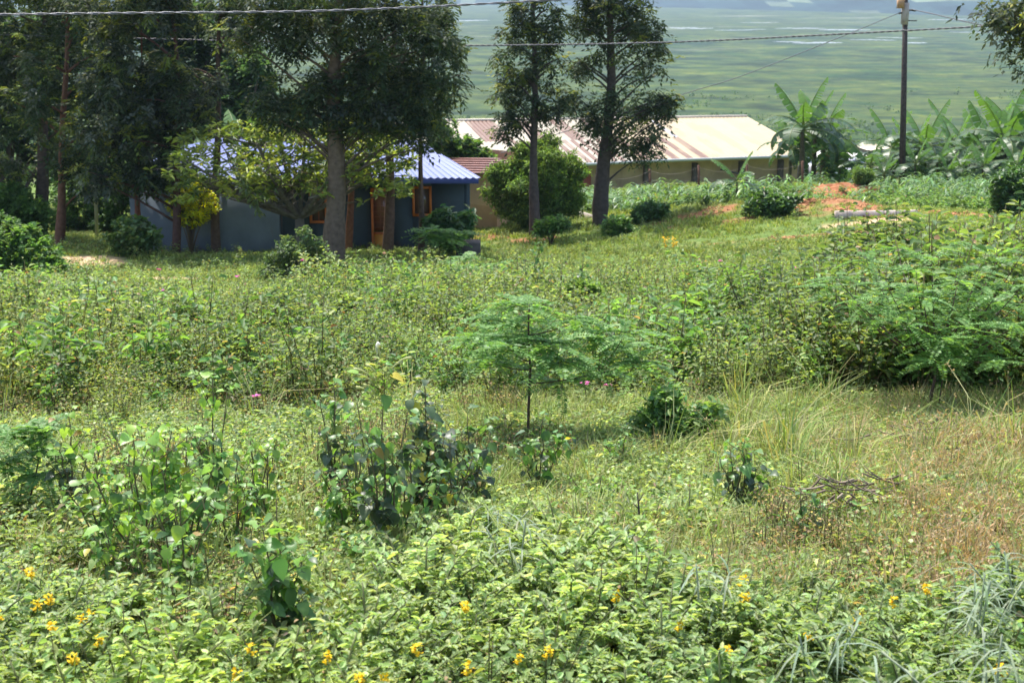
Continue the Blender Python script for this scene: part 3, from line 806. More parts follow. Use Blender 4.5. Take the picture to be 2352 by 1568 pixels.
def cable(pts, rad, label, K=(.09, .09, .10), strands=1, sag=0.0):
    P = [at(*p) for p in pts]
    # smooth curve through the points
    P = np.array(P); t = np.arange(len(P)); tt = np.linspace(0, len(P) - 1, 28 * (len(P) - 1) + 1)
    Q = np.zeros((len(tt), 3))
    for i, u in enumerate(tt):
        k = min(int(u), len(P) - 2); f = u - k
        p0 = P[max(k - 1, 0)]; p1 = P[k]; p2 = P[k + 1]; p3 = P[min(k + 2, len(P) - 1)]
        Q[i] = .5 * ((2 * p1) + (-p0 + p2) * f + (2 * p0 - 5 * p1 + 4 * p2 - p3) * f * f + (-p0 + 3 * p1 - 3 * p2 + p3) * f ** 3)
    mb = MB()
    if strands == 1: mb.tube(Q, rad, 6, K)
    else:
        # twisted bundle
        d = np.concatenate([[0], np.cumsum(np.linalg.norm(np.diff(Q, axis=0), axis=1))])
        s = np.linspace(0, d[-1], int(d[-1] / .07))
        R = np.stack([np.interp(s, d, Q[:, k]) for k in range(3)], 1)
        for q in range(strands):
            a = s / .38 * 2 * pi + q * 2 * pi / strands
            mb.tube(R + np.stack([0 * a, np.cos(a) * rad, np.sin(a) * rad], 1), rad * .85, 5, K)
    tag(mb.build('power_cable', M_CABLE, origin=P[len(P) // 2]), label, 'power cable')
cable([(-500, 42, 15), (0, 34, 15.5), (360, 30, 16), (720, 26, 16.5), (1060, 12, 17), (1500, -14, 17.5), (2300, -70, 18)], .0085, 'thick twisted grey cable crossing the dark trees at the top left', (.17, .17, .19), 2)
cable([(-400, 70, 46), (450, 92, 45), (800, 101, 44), (1060, 105, 43), (1520, 98, 41), (2000, 75, 38), (2352, 54, 35.5), (3000, 0, 31)], .015, 'long cable running behind the trees and in front of the pole', (.10, .10, .115), 2)
cable([(2066, 30, 60.9), (1900, 98, 58), (1700, 176, 55), (1590, 210, 54), (1430, 262, 52), (1290, 305, 51), (1150, 352, 50)], .016, 'thin service wire sloping from the pole top down to the ochre building', (.13, .13, .14))
cable([(2092, 22, 61), (2140, 32, 60), (2230, 53, 58), (2350, 78, 55), (2700, 140, 48)], .020, 'dark wire leaving the pole top towards the tree at the right edge', (.07, .07, .08))
# ------------------------------------------------------------------ trees
def spray(nf=9, nl=6, size=.6, cols=((.03, .045, .03),), lw=.05, droop=.5):
    """a small twig of feathery leaves hanging from its tip"""
    mb = MB()
    az = RNG.uniform(0, 2 * pi, nf); el = RNG.uniform(-.9, .5, nf)
    D = np.stack([np.cos(az) * np.cos(el), np.sin(az) * np.cos(el), np.sin(el)], 1)
    base = RNG.normal(0, size * .16, (nf, 3))
    fl = size * RNG.uniform(.35, .62, nf)
    for k in range(nf):
        t = np.linspace(.15, 1, nl)[:, None]
        P = base[k] + D[k] * fl[k] * t + np.array([0, 0, -1]) * droop * fl[k] * t ** 2
        side = np.where(np.arange(nl) % 2, 1, -1)[:, None]
        S = nrm(np.cross(D[k], [0, 0, 1]) + 1e-3)
        DD = nrm(D[k] * .9 + S * side * .9 + np.array([0, 0, -1]) * (.2 + droop * .6 * t) + RNG.normal(0, .2, (nl, 3)))
        c = cj(np.array(cols)[RNG.integers(len(cols))], nl, .15, .06)
        diamond(mb, P, DD, upn(nl, .6), size * RNG.uniform(.18, .32, nl), lw * RNG.uniform(.8, 1.5, nl), c)
    return mb.arrays()

def bez(a, b, c, n=8):
    t = np.linspace(0, 1, n)[:, None]
    return a * (1 - t) ** 2 + 2 * b * t * (1 - t) + c * t ** 2

DARK = [(.040, .066, .030), (.052, .080, .037), (.08, .105, .044), (.044, .076, .035), (.06, .085, .042)]
LIT_TIPS = [(.16, .20, .04), (.11, .15, .03), (.20, .21, .045)]  # young growth, plus the sunlit crown edges put into leaf colour
SP_D = [spray(cols=DARK) for _ in range(7)]
SP_S = [spray(cols=[(.13, .155, .12), (.09, .11, .085), (.035, .055, .035)]) for _ in range(3)]
SP_T = [spray(nf=8, cols=LIT_TIPS + [(.05, .07, .03)], droop=.1) for _ in range(4)]

def oak(label, px, y, base_row, w_px, path, lobes, top_h=3.0, barkc=(.10, .075, .06), dens=1.0, tipf=.2, seed=1, name='silky_oak_tree', dz=None, silver=.12, scl=1.0):
    """path: (px,row) points of the trunk above its base; lobes: (px,row,rx,ry[,depth offset m]) ellipses of foliage in frame pixels"""
    r = np.random.default_rng(seed)
    b = at(px, base_row, y); g = gp(px, y)
    if b[2] > g[2]: b = g
    else: b = P3(b[0], b[1], min(b[2], g[2]))
    b[2] = g[2]
    s = scale_at(b); root = empty(name, b); tag(root, label, 'tree')
    pts = [b + [0, 0, -.25], b] + [at(u, v, y) for u, v in path]
    pts.append(pts[-1] + (pts[-1] - pts[-2]) / np.linalg.norm(pts[-1] - pts[-2]) * top_h)
    pts = np.array(pts)
    hh = pts[:, 2] - b[2]; rad = w_px / s / 2 * np.clip(1 - hh / (hh[-1] * 1.15), .12, 1.0); rad[0] = rad[1] = w_px / s / 2 * 1.22
    zz = np.linspace(pts[0, 2], pts[-1, 2], 26)
    Q = np.stack([np.interp(zz, pts[:, 2], pts[:, 0]) + .03 * np.sin(zz * 1.3 + seed), np.interp(zz, pts[:, 2], pts[:, 1]), zz], 1)
    rr = np.interp(zz, pts[:, 2], rad) * (1 + .08 * r.normal(0, 1, 26) * .6)
    t = MB(); t.tube(Q, rr, 12, barkc)
    br = t; cr = MB()
    for lb in lobes:
        u, v, ru, rv = lb[:4]; dy = lb[4] if len(lb) > 4 else 0
        c = at(u, v, y + dy); ra = np.array([ru / s, min(ru / s * .95, 2.8), rv / s])
        vol = ra[0] * ra[1] * ra[2]
        n = int(66 * dens * vol ** .72)
        d = nrm(r.normal(0, 1, (n, 3))); q = r.uniform(.25, 1.05, n) ** .5
        # uneven outline and gaps: pull in / thin out along noise
        ph = vnoise(d[:, 0] * 2.2 + u, d[:, 2] * 2.2 + v, 1, seed)
        P = c + d * q[:, None] * ra * (.68 + .55 * ph)[:, None]
        P[:, 2] -= .08
        gap = vnoise(P[:, 0] * 1.0 + P[:, 1] * .5, P[:, 2] * 1.0, .55, seed + 5)
        gap2 = vnoise(P[:, 0] + P[:, 1] * .8 + 30, P[:, 2] * 1.1, 1.15, seed + 9); keep = (gap > .30) & (gap2 > .33)
        P = P[keep]; q = q[keep]; n = len(P)
        outer = (q > .85)
        yaw = r.uniform(0, 2 * pi, n); sc_ = r.uniform(.75, 1.35, n) * scl
        kind = r.random(n)
        tipm = outer & (kind < tipf * 2); sil = (~tipm) & (kind > 1 - silver)
        mul = np.exp(r.normal(0, .22, (n, 1))) * np.ones((1, 3))
        for grp, prot in ((tipm, SP_T), (sil, SP_S), (~(tipm | sil), SP_D)):
            ids = np.where(grp)[0]; w_ = r.integers(0, len(prot), len(ids))
            for k in range(len(prot)):
                m = ids[w_ == k]
                cr.inst(prot[k], P[m], yaw[m], sc_[m], mul[m], r.normal(0, .35, len(m)))
        # limbs from the trunk to foliage
        nb = max(3, int(n / 45))
        for k in r.choice(n, min(nb, n), replace=False):
            zt_ = P[k, 2] - r.uniform(.2, .9) * abs(P[k, 0] - np.interp(P[k, 2], Q[:, 2], Q[:, 0])) - .2
            zt_ = np.clip(zt_, b[2] + 1.0, Q[-1, 2]); st = np.array([np.interp(zt_, Q[:, 2], Q[:, 0]), np.interp(zt_, Q[:, 2], Q[:, 1]), zt_])
            if np.linalg.norm(st - P[k]) > 5.5: continue
            mid = (st + P[k]) / 2 + [0, 0, .25]
            br.tube(bez(st, mid, P[k], 6), np.linspace(.045, .012, 6), 5, np.array(barkc) * 1.0)
    t.build('trunk', M_BARK, root, origin=b, smooth=True)
    cr.build('crown', M_TREE, root, origin=b)
    return root

oak('dark silky oak with the second thickest trunk at far left, crown over the hedge', 95, 47, 545, 30, [(98, 250), (104, 0)],
    [(20, 60, 130, 150), (140, 160, 90, 90, -1.5), (190, 40, 120, 130), (-60, 260, 110, 170), (80, 330, 110, 90), (60, 180, 140, 140), (190, 190, 120, 110), (30, -160, 180, 130)], seed=3, barkc=(.11, .08, .065))
oak('slim reddish trunked silky oak just right of the thick leftmost trunk', 137, 44, 575, 20, [(142, 370), (150, 200), (155, 0)],
    [(180, 250, 90, 120), (120, 200, 80, 110, -1.2), (200, 370, 80, 70), (150, 60, 110, 110, -1.0), (120, -80, 110, 90)], seed=4, barkc=(.17, .085, .055))
oak('silky oak whose grey leaved crown droops in front of the wing wall', 403, 41.8, 600, 18, [(408, 400), (412, 250), (400, 60), (395, 0)],
    [(330, 330, 100, 95), (270, 230, 120, 110), (420, 210, 90, 90), (330, 110, 130, 110), (350, 400, 55, 45), (250, 400, 80, 50), (320, -60, 170, 100)], seed=5, barkc=(.13, .07, .055), silver=.42, dens=1.35)
oak('thin reddish trunk of a young silky oak behind the broad leaved shrub', 316, 42.6, 600, 14, [(318, 420), (322, 300), (325, 160)],
    [(300, 330, 70, 90), (330, 200, 60, 90)], seed=6, barkc=(.20, .08, .055), top_h=1.5)
oak('tall brown silky oak rising behind the yellow leaved shrub', 496, 43.0, 596, 19, [(499, 270), (507, 0)],
    [(520, 60, 70, 100), (450, 130, 45, 50), (560, 20, 50, 60)], seed=7, barkc=(.13, .085, .065), dens=.9)
oak('largest silky oak with the thickest grey brown trunk in front of the blue house', 768, 38.3, 604, 50, [(772, 420), (768, 280), (772, 120), (775, 0)],
    [(640, 190, 95, 85), (620, 80, 100, 90), (740, 120, 110, 100), (880, 190, 110, 95), (900, 80, 130, 95), (960, 190, 80, 85), (840, 265, 80, 55), (700, 235, 80, 45), (600, 215, 55, 45), (770, -60, 260, 120), (1000, 70, 65, 80), (980, 290, 40, 50)], seed=8, barkc=(.15, .11, .08), dens=1.0, tipf=.2)
oak('slender red brown silky oak close behind the thickest trunk', 803, 42.6, 585, 16, [(806, 400), (812, 200)],
    [(815, 200, 70, 90)], seed=9, barkc=(.20, .085, .05), top_h=2)
oak('silky oak with a straight brown trunk standing beside the orange door', 891, 42.4, 588, 23, [(895, 400), (900, 200), (905, 0)],
    [(905, 270, 75, 60), (915, 120, 90, 110)], seed=10, barkc=(.15, .09, .065))
oak('thinnest silky oak trunk crossing the orange framed window', 966, 42.0, 590, 13, [(967, 430), (970, 200), (972, 0)],
    [(985, 230, 55, 70), (1005, 120, 55, 90), (985, 10, 70, 80), (1020, 205, 35, 40)], seed=11, barkc=(.12, .08, .06), tipf=.3)
oak('slender silky oak with an open narrow crown beside the round bush', 1226, 46, 535, 21, [(1228, 300), (1227, 150), (1226, 0)],
    [(1190, 215, 62, 75), (1210, 110, 68, 80), (1225, 10, 72, 75), (1175, 285, 38, 32), (1265, 230, 45, 60), (1275, 110, 35, 60), (1150, 235, 30, 25), (1225, -90, 60, 60)], seed=12, barkc=(.095, .075, .068), tipf=.30, dens=.95)
oak('leaning silky oak with a forked trunk in front of the long shed', 1376, 47, 507, 33, [(1392, 330), (1404, 180), (1404, 0)],
    [(1420, 260, 90, 70), (1440, 160, 85, 80), (1420, 50, 95, 80), (1350, 150, 50, 80), (1345, 40, 45, 60), (1490, 240, 60, 50), (1345, 250, 45, 45), (1470, 330, 50, 35), (1490, 100, 40, 60), (1535, 225, 32, 26), (1400, -80, 110, 80)], seed=13, barkc=(.085, .068, .06), tipf=.22, dens=1.0)

# ---- generic leafy bush / tree from leaf rosettes
def rosette(n=9, L=.12, W=.05, cols=((.1, .2, .05),), lo=-.5, hi=.9, sp_=.03, j=.15):
    mb = MB()
    D = rdir(n, lo, hi)
    oval(mb, RNG.normal(0, sp_, (n, 3)), D, nrm(upn(n, .4) + .0), L * RNG.uniform(.65, 1.15, n), W * RNG.uniform(.7, 1.2, n), cj(cols, n, j))
    return mb.arrays()

def bush(name, label, cat, o, lobes, prot, n, scale=1.0, stemc=(.12, .09, .06), nstem=6, mat_=None, stem_r=.02, seed=1, group=None, shell=.55, tone=.15):
    """o: base point; lobes: (dx, dy, dz, rx, ry, rz) in metres from the base"""
    r = np.random.default_rng(seed); root = empty(name, o); tag(root, label, cat, group)
    sat = []
    for l in lobes:
        for q in range(3):
            d = nrm(r.normal(0, 1, 3)); d[2] = abs(d[2]) * .8 + .1; f = r.uniform(.28, .5)
            sat.append((l[0] + d[0] * l[3], l[1] + d[1] * l[4], l[2] + d[2] * l[5], l[3] * f, l[4] * f, l[5] * f * r.uniform(.8, 1.7)))
    lobes = list(lobes) + sat; shell *= .7
    fo = MB(); st = MB(); vols = np.array([max(l[3] * l[4] * l[5], 1e-4) ** .75 for l in lobes]); cnt = (n * vols / vols.sum()).astype(int)
    for l, k in zip(lobes, cnt):
        c = np.array(l[:3]); ra = np.array(l[3:6])
        d = nrm(r.normal(0, 1, (k, 3))); q = r.uniform(shell ** 3, 1.1, k) ** (1 / 3.)
        P = c + d * q[:, None] * ra * (.78 + .4 * vnoise(d[:, 0] * 2 + 9, d[:, 2] * 2 + d[:, 1], .8, seed))[:, None]
        P = P[P[:, 2] > .02]; k = len(P)
        w_ = r.integers(0, len(prot), k); yaw = r.uniform(0, 2 * pi, k); s = r.uniform(.7, 1.3, k) * scale
        mul = np.exp(r.normal(0, tone, (k, 1))) * np.ones((1, 3))
        tl = r.normal(0, .35, k)
        for m in range(len(prot)):
            i = w_ == m; fo.inst(prot[m], P[i], yaw[i], s[i], mul[i], tl[i])
        for m in range(max(1, nstem * k // max(n, 1) + 1)):
            e = P[r.integers(k)] if k else c
            b0 = np.array([r.normal(0, .06) * ra[0], r.normal(0, .05), -.05])
            st.tube(bez(b0, np.array([e[0] * .35, e[1] * .35, e[2] * .6]), e, 6), np.linspace(stem_r, stem_r * .3, 6), 5, stemc)
    st.build('stems', M_TWIG, root); fo.build('foliage', mat_ or M_LEAF, root)
    return root

def pl(o, *ls):
    """lobes given in frame pixels: (px, row, rx, ry) around base point o"""
    s = scale_at(o); out = []
    for l in ls:
        c = at(l[0], l[1], o[1]) - o; dy = l[4] if len(l) > 4 else 0
        out.append((c[0], dy, c[2], l[2] / s, l[2] / s * .9, l[3] / s))
    return out

R_mid = [rosette(9, .13, .06, [(.10, .21, .05), (.13, .25, .06), (.16, .28, .08), (.08, .16, .05)]) for _ in range(5)]
R_soft = [rosette(10, .07, .03, [(.09, .16, .04), (.12, .19, .045), (.07, .12, .035), (.14, .15, .05)]) for _ in range(5)]
R_round = [rosette(14, .11, .038, [(.14, .25, .055), (.19, .30, .07), (.09, .15, .045)], -1, 1.2, .05) for _ in range(5)]
R_yel = [rosette(9, .11, .06, [(.70, .66, .02), (.60, .60, .03), (.40, .48, .04), (.74, .70, .03)]) for _ in range(4)]
R_yg = [rosette(9, .10, .05, [(.10, .16, .03), (.22, .24, .03), (.13, .19, .03)]) for _ in range(3)]
R_dark = [rosette(9, .12, .06, [(.07, .15, .045), (.10, .19, .06), (.055, .115, .04)]) for _ in range(4)]
R_pale = [rosette(9, .085, .042, [(.12, .19, .09), (.10, .17, .07), (.15, .22, .09), (.07, .13, .05)]) for _ in range(5)]

# frangipani-like tree over the house front
def umbrella_tree():
    y = 40.4; o = gp(690, y); s = scale_at(o); root = empty('frangipani_tree', o)
    tag(root, 'wide umbrella shaped tree with pale green leaf clusters spreading before the blue house', 'tree')
    r = np.random.default_rng(4); br = MB(); fo = MB(); fl = MB()
    barkc = (.16, .14, .11)
    fork = at(688, 500, y)
    br.tube([o + [0, 0, -.2], o + [.02, 0, .4], fork], [.17, .14, .13], 9, barkc)
    tips = []
    mains = [(470, 420, -1.2), (520, 350, .8), (590, 330, -1.8), (640, 310, 1.4), (700, 315, -1.0), (770, 330, 1.6), (840, 350, -.9), (900, 370, .4), (570, 440, -1.6), (760, 400, -1.9), (430, 370, .2), (620, 400, -2.1)]
    for mx, my, dy in mains:
        e = at(mx, my, y + dy * .9); mid = at(mx * .45 + 688 * .55, my * .3 + 500 * .7, y + dy * .3)
        B = bez(fork, mid, e, 9); br.tube(B, np.linspace(.085, .035, 9), 7, barkc)
        for k in range(9):
            u = r.uniform(.45, 1); p = B[int(u * 8)]
            d = np.array([(e - fork)[0] * .16 + r.normal(0, .65), r.normal(0, .6), r.uniform(.05, .7)])
            q = p + d; br.tube(bez(p, p + d * .5 + [0, 0, -.08], q, 5), np.linspace(.03, .016, 5), 5, barkc)
            for m in range(3):
                z = q + np.array([r.normal(0, .32), r.normal(0, .32), r.uniform(-.02, .30)])
                br.tube([q, (q + z) / 2 + [0, 0, .02], z], [.016, .014, .012], 4, barkc); tips.append(z)
    tips = np.array(tips)
    # keep the canopy a flat dome
    extra = []
    for k in range(420):
        u = r.uniform(385, 955); dy = r.uniform(-2.3, 2.0)
        topr = 268 + ((u - 640) / 300) ** 2 * 75 + 22 * (abs(dy) / 2)
        v = topr + r.uniform(0, 1) ** 1.3 * (150 if u < 760 else 110); extra.append(at(u, v, y + dy))
    T = np.concatenate([tips, np.array(extra)])
    n = len(T); 
    for T_i, cols, sel in ((T, [(.30, .38, .08), (.25, .33, .07), (.34, .39, .10)], r.random(n) < .62), (T, [(.11, .17, .04), (.13, .2, .06), (.09, .13, .045)], None)):
        idx = np.where(sel)[0] if sel is not None else np.where(~last)[0]
        last = sel if sel is not None else last
        m = 11
        P = np.repeat(T_i[idx], m, 0); D = rdir(len(P), -.45, .85)
        oval(fo, P + D * .03, D, upn(len(P), .35), r.uniform(.14, .27, len(P)), r.uniform(.05, .075, len(P)), cj(cols, len(P), .2, .06), .2)
    for k in range(16):
        u = r.uniform(560, 920); c = at(u, 330 + r.uniform(-25, 70), y - 1.6 + r.uniform(-.4, .4)); D = rdir(7, .1, 1.0)
        oval(fl, np.tile(c, (7, 1)), D, upn(7), .09, .06, cj((.62, .5, .46), 7, .06), 0)
    # the hanging spray on its left side
    for k in range(40):
        f = k / 40.; c = at(545 + 55 * f + r.normal(0, 5), 400 + 95 * f, y - 1.9)
        D = rdir(2, -.9, .1); oval(fo, np.tile(c, (2, 1)), D, upn(2), .17, .07, cj((.16, .21, .09), 2), .2)
    br.build('branches', M_BARK, root, origin=o, smooth=True); fo.build('crown', M_GLOSSY, root, origin=o); fl.build('blossom', M_PETAL, root, origin=o)
umbrella_tree()

o = gp(1226, 49.0); o = gp(1228, 48.2)
bush('round_bush', 'large round bush with yellow green top between two silky oaks', 'bush', o,
     pl(o, (1240, 440, 78, 72), (1195, 425, 52, 58), (1288, 425, 52, 60), (1235, 378, 55, 42), (1250, 350, 26, 26), (1238, 498, 52, 36), (1150, 405, 30, 22), (1130, 450, 20, 18), (1325, 395, 20, 20), (1262, 332, 18, 22), (1200, 345, 20, 16), (1312, 470, 26, 26), (1165, 480, 30, 26)), R_round, 4600, 1.15, (.07, .055, .045), 26, M_TREE, .03, 5, shell=.4, tone=.3)
o = gp(440, 42.3)
bush('yellow_shrub', 'bright yellow leaved shrub glowing between two brown trunks before the wing wall', 'shrub', o,
     pl(o, (430, 440, 32, 38), (465, 470, 40, 40), (400, 480, 22, 20), (440, 500, 42, 24), (425, 415, 18, 22)), R_yel + R_yel + R_yg, 620, 1.0, (.14, .1, .06), 10, None, .02, 6)
o = gp(312, 39.5)
bush('broad_leaved_shrub', 'low shrub with glossy broad leaves in front of the thin reddish trunk', 'shrub', o,
     pl(o, (310, 540, 45, 30), (345, 555, 30, 24), (275, 560, 25, 22), (310, 520, 22, 18), (310, 575, 30, 22)), [rosette(8, .17, .11, [(.10, .18, .06), (.07, .14, .04), (.15, .23, .08)]) for _ in range(4)], 260, 1.0, (.06, .05, .04), 9, M_GLOSSY, .03, 7)
o = gp(690, 32.5)
bush('pale_flowering_shrub', 'pale green small leaved shrub with pink blossom at the foot of the thickest trunk', 'shrub', o,
     pl(o, (690, 590, 45, 30), (640, 600, 24, 20), (745, 600, 26, 24), (705, 550, 20, 26), (735, 565, 16, 18), (655, 560, 14, 16), (620, 625, 30, 18), (720, 640, 80, 30), (630, 650, 50, 24), (780, 620, 22, 18)), R_pale, 1100, 1.0, (.13, .1, .07), 14, None, .012, 8)
o = gp(1035, 41.5)
bush('coffee_bush', 'dark glossy bush with drooping leaves against the right end of the blue wall', 'bush', o,
     pl(o, (1035, 515, 48, 26), (1000, 525, 28, 18), (1070, 505, 24, 18), (1030, 545, 50, 26)), [rosette(9, .24, .10, [(.07, .15, .05), (.09, .18, .07), (.05, .12, .045)], -.8, .4, .05) for _ in range(4)], 330, 1.0, (.1, .08, .05), 9, M_GLOSSY, .015, 9)
o = gp(2290, 43); 
bush('dark_green_bush', 'tall dark glossy bush cut off by the right edge above the feathery shrub', 'bush', o,
     pl(o, (2320, 440, 50, 55), (2345, 490, 60, 50), (2300, 500, 35, 40), (2300, 545, 40, 26), (2350, 420, 50, 40), (2375, 520, 50, 40)), R_dark + R_mid[:1], 1500, 1.25, (.08, .06, .04), 14, M_GLOSSY, .03, 10)
o = gp(1765, 43.4)
bush('small_tree_bush', 'dark green bush on the grassy mound below the small banana', 'bush', o,
     pl(o, (1765, 465, 42, 24), (1795, 480, 34, 26), (1738, 490, 28, 22), (1765, 505, 42, 20), (1820, 462, 18, 14)), R_dark + R_mid[:2], 620, 1.35, (.1, .07, .05), 8, M_GLOSSY, .02, 11)
o = gp(1492, 45.5)
bush('small_tree_bush', 'low dark leaved bush right of the leaning tree beside bare red soil', 'bush', o,
     pl(o, (1490, 492, 30, 16), (1510, 482, 22, 14), (1470, 498, 18, 12)), R_dark + R_mid[:2], 260, 1.2, (.1, .07, .05), 6, M_GLOSSY, .015, 12)
o = gp(1414, 43.0)
bush('small_tree_bush', 'light green leafy bush at the foot of the leaning tree', 'bush', o,
     pl(o, (1412, 520, 32, 22), (1430, 540, 22, 20), (1400, 535, 20, 16)), R_mid, 300, 1.2, (.1, .07, .05), 7, M_GLOSSY, .015, 13)
o = gp(1265, 43.5)
bush('small_tree_bush', 'light green leafy bush just right of the slender open crowned tree base', 'bush', o,
     pl(o, (1262, 520, 30, 16), (1285, 515, 20, 12), (1245, 530, 20, 14)), R_mid, 240, 1.2, (.1, .07, .05), 6, M_GLOSSY, .015, 14)
o = gp(1980, 54)
bush('pruned_shrub', 'small brownish shrub pruned to a ball on a bare stem beside the soil heap', 'shrub', o,
     pl(o, (1980, 412, 20, 20), (1980, 432, 14, 12), (1981, 398, 16, 10)), R_round, 420, .9, (.05, .04, .03), 8, M_TREE, .05, 15, shell=.3)
o = gp(1050, 55)
bush('leafy_tree_top', 'bushy green tree rising behind the blue roof and the ochre building', 'tree', o,
     pl(o, (1015, 320, 38, 40), (1060, 340, 36, 26), (1095, 355, 24, 14), (1000, 360, 40, 40), (1050, 390, 60, 50)), [rosette(9, .2, .1, [(.06, .13, .035), (.09, .18, .05), (.12, .2, .05)]) for _ in range(4)], 900, 1.0, (.1, .08, .06), 10, M_LEAF, .05, 16)

# hedge and thick growth at the left edge
for k, (px, y, lb, cols, n, lab) in enumerate([
    (40, 46, [(30, 480, 70, 50), (90, 500, 40, 40), (-20, 500, 60, 60)], R_mid, 1300, 'bright green hedge bush behind the thickest far left trunk'),
    (190, 50, [(190, 480, 60, 55), (240, 450, 50, 50), (230, 540, 50, 50), (160, 540, 40, 45)], R_dark + R_mid[:2], 1500, 'dark shady bush behind the two leftmost trunks'),
    (60, 33, [(60, 600, 75, 50), (120, 640, 60, 40), (0, 620, 60, 60), (30, 560, 50, 35), (160, 660, 60, 30)], R_mid + R_pale[:3], 2300, 'big leafy bush at the left edge below the tree trunks'),
    (-60, 36, [(-70, 540, 70, 90), (-20, 560, 50, 60)], R_dark + R_mid, 900, 'dense bush cut off by the left edge of the view'),
    (275, 49, [(275, 470, 40, 70), (300, 420, 40, 50), (250, 560, 40, 40)], R_dark, 900, 'dark shrub against the left end of the wing wall')]):
    o = gp(px, y); bush('hedge_bush', lab, 'bush', o, pl(o, *lb), cols, n, 1.15, (.08, .06, .04), 14, None, .02, 20 + k, group='bushes at the left edge')
o = gp(222, 47.5)
pb = MB(); tp = at(220, 425, 47.5); pb.tube([o + [0, 0, -.2], (o + tp) / 2, tp], .06, 7, (.35, .33, .17)); tag(pb.build('bamboo_post', M_TWIG, origin=o), 'pale bamboo post standing in the bushes at the far left', 'post')

# foliage of a tree whose trunk stands outside the right edge
oak('brownish green tree hanging into the top right corner', 2560, 31, 640, 40, [(2555, 300), (2550, 0)],
    [(2320, 30, 80, 55), (2258, 75, 42, 38), (2300, 125, 56, 42), (2242, 110, 28, 24), (2325, 170, 48, 30), (2285, 20, 40, 26), (2360, 90, 60, 60), (2400, 150, 60, 50), (2460, 30, 130, 110), (2345, 160, 30, 28)], seed=14, barkc=(.12, .1, .08), tipf=.3, dens=1.2, silver=.3, name='roadside_tree')
# second row of growth behind the house, seen as pale green through the trunks
for k, (px, y, lb, n, lab) in enumerate([
    (560, 60, [(555, 230, 60, 60), (580, 170, 50, 50), (540, 290, 70, 50)], 900, 'hazy green tree seen between the trunks above the umbrella shaped tree'),
    (20, 60, [(40, 130, 120, 110), (-50, 250, 120, 120), (120, 300, 90, 90)], 1500, 'dark tree behind the far left silky oak'),
    (400, 62, [(380, 60, 100, 90), (450, 120, 70, 80), (440, 220, 70, 70)], 1300, 'dark tree behind the grey leaved silky oak')]):
    o = gp(px, y); bush('background_tree', lab, 'tree', o, pl(o, *lb), [rosette(9, .3, .12, [(.035, .07, .035), (.05, .09, .04), (.03, .05, .03)] if k else [(.06, .12, .06), (.08, .15, .06)]) for _ in range(4)], n, 1.1, (.08, .06, .05), 10, M_LEAF, .10, 30 + k, shell=.2)
# golden flowers at the top of a tree
# ------------------------------------------------------------------ bananas
TSB = np.linspace(0, 1, 15)
def banana_leaf_mesh(seed, L=2.2, W=.75, bend=1.0, K=((.09, .17, .05),)):
    r = np.random.default_rng(seed); mb = MB()
    n = 22; t = np.linspace(0, 1, n)
    th = .0 - bend * (t ** 1.4) * 1.6                      # pitch change along the midrib
    dx = np.cos(th); dz = np.sin(th)
    X = np.concatenate([[0], np.cumsum((dx[1:] + dx[:-1]) / 2)]) / (n - 1) * L; Z = np.concatenate([[0], np.cumsum((dz[1:] + dz[:-1]) / 2)]) / (n - 1) * L
    mid = np.stack([X, 0 * X, Z], 1)
    wf = np.clip(np.sin(np.clip((t - .10) / .90, 0, 1) ** .75 * pi), 0, 1) ** .55 * W / 2
    mb.tube(mid, np.linspace(.035, .008, n), 5, (.20, .26, .09))
    up = np.stack([-np.sin(th), 0 * th, np.cos(th)], 1)
    fold = r.uniform(.15, .6)
    for s in (-1, 1):
        i = 2
        while i < n - 1:
            j = min(n - 1, i + r.integers(1, 4))
            g = r.uniform(-.12, .12) - fold * (.7 + .6 * (j / n))
            sh = r.uniform(0, .03)
            for k in range(i, j):
                f0 = .0; a, b = mid[k], mid[k + 1]
                q = np.array([0, s, 0])
                e0 = a + q * wf[k] * math.cos(g) + up[k] * wf[k] * math.sin(g) + (mid[min(k + 1, n - 1)] - a) * (.25 + (.35 if k == i else 0))
                e1 = b + q * wf[k + 1] * math.cos(g) + up[k + 1] * wf[k + 1] * math.sin(g) + (b - a) * (.25 - (.35 if k == j - 1 else 0))
                kk = np.array(K[r.integers(len(K))]) * r.uniform(.88, 1.12)
                mb.add([a, b, e1, e0], [(0, 1, 2, 3)] if s > 0 else [(3, 2, 1, 0)], kk)
            i = j
    return mb

BL = [banana_leaf_mesh(s, 2.2, .80, b, k) for s, b, k in ((1, .25, [(.11, .22, .045)]), (2, .75, [(.05, .115, .04), (.07, .14, .045)]), (3, 1.05, [(.045, .10, .04), (.065, .13, .05)]), (4, 1.3, [(.04, .09, .035), (.06, .11, .045)]), (5, .5, [(.08, .17, .04)]))]
BLM = []
for q in BL:
    ob = q.build('leaf', M_GLOSSY); BLM.append(ob.data); bpy.data.objects.remove(ob)

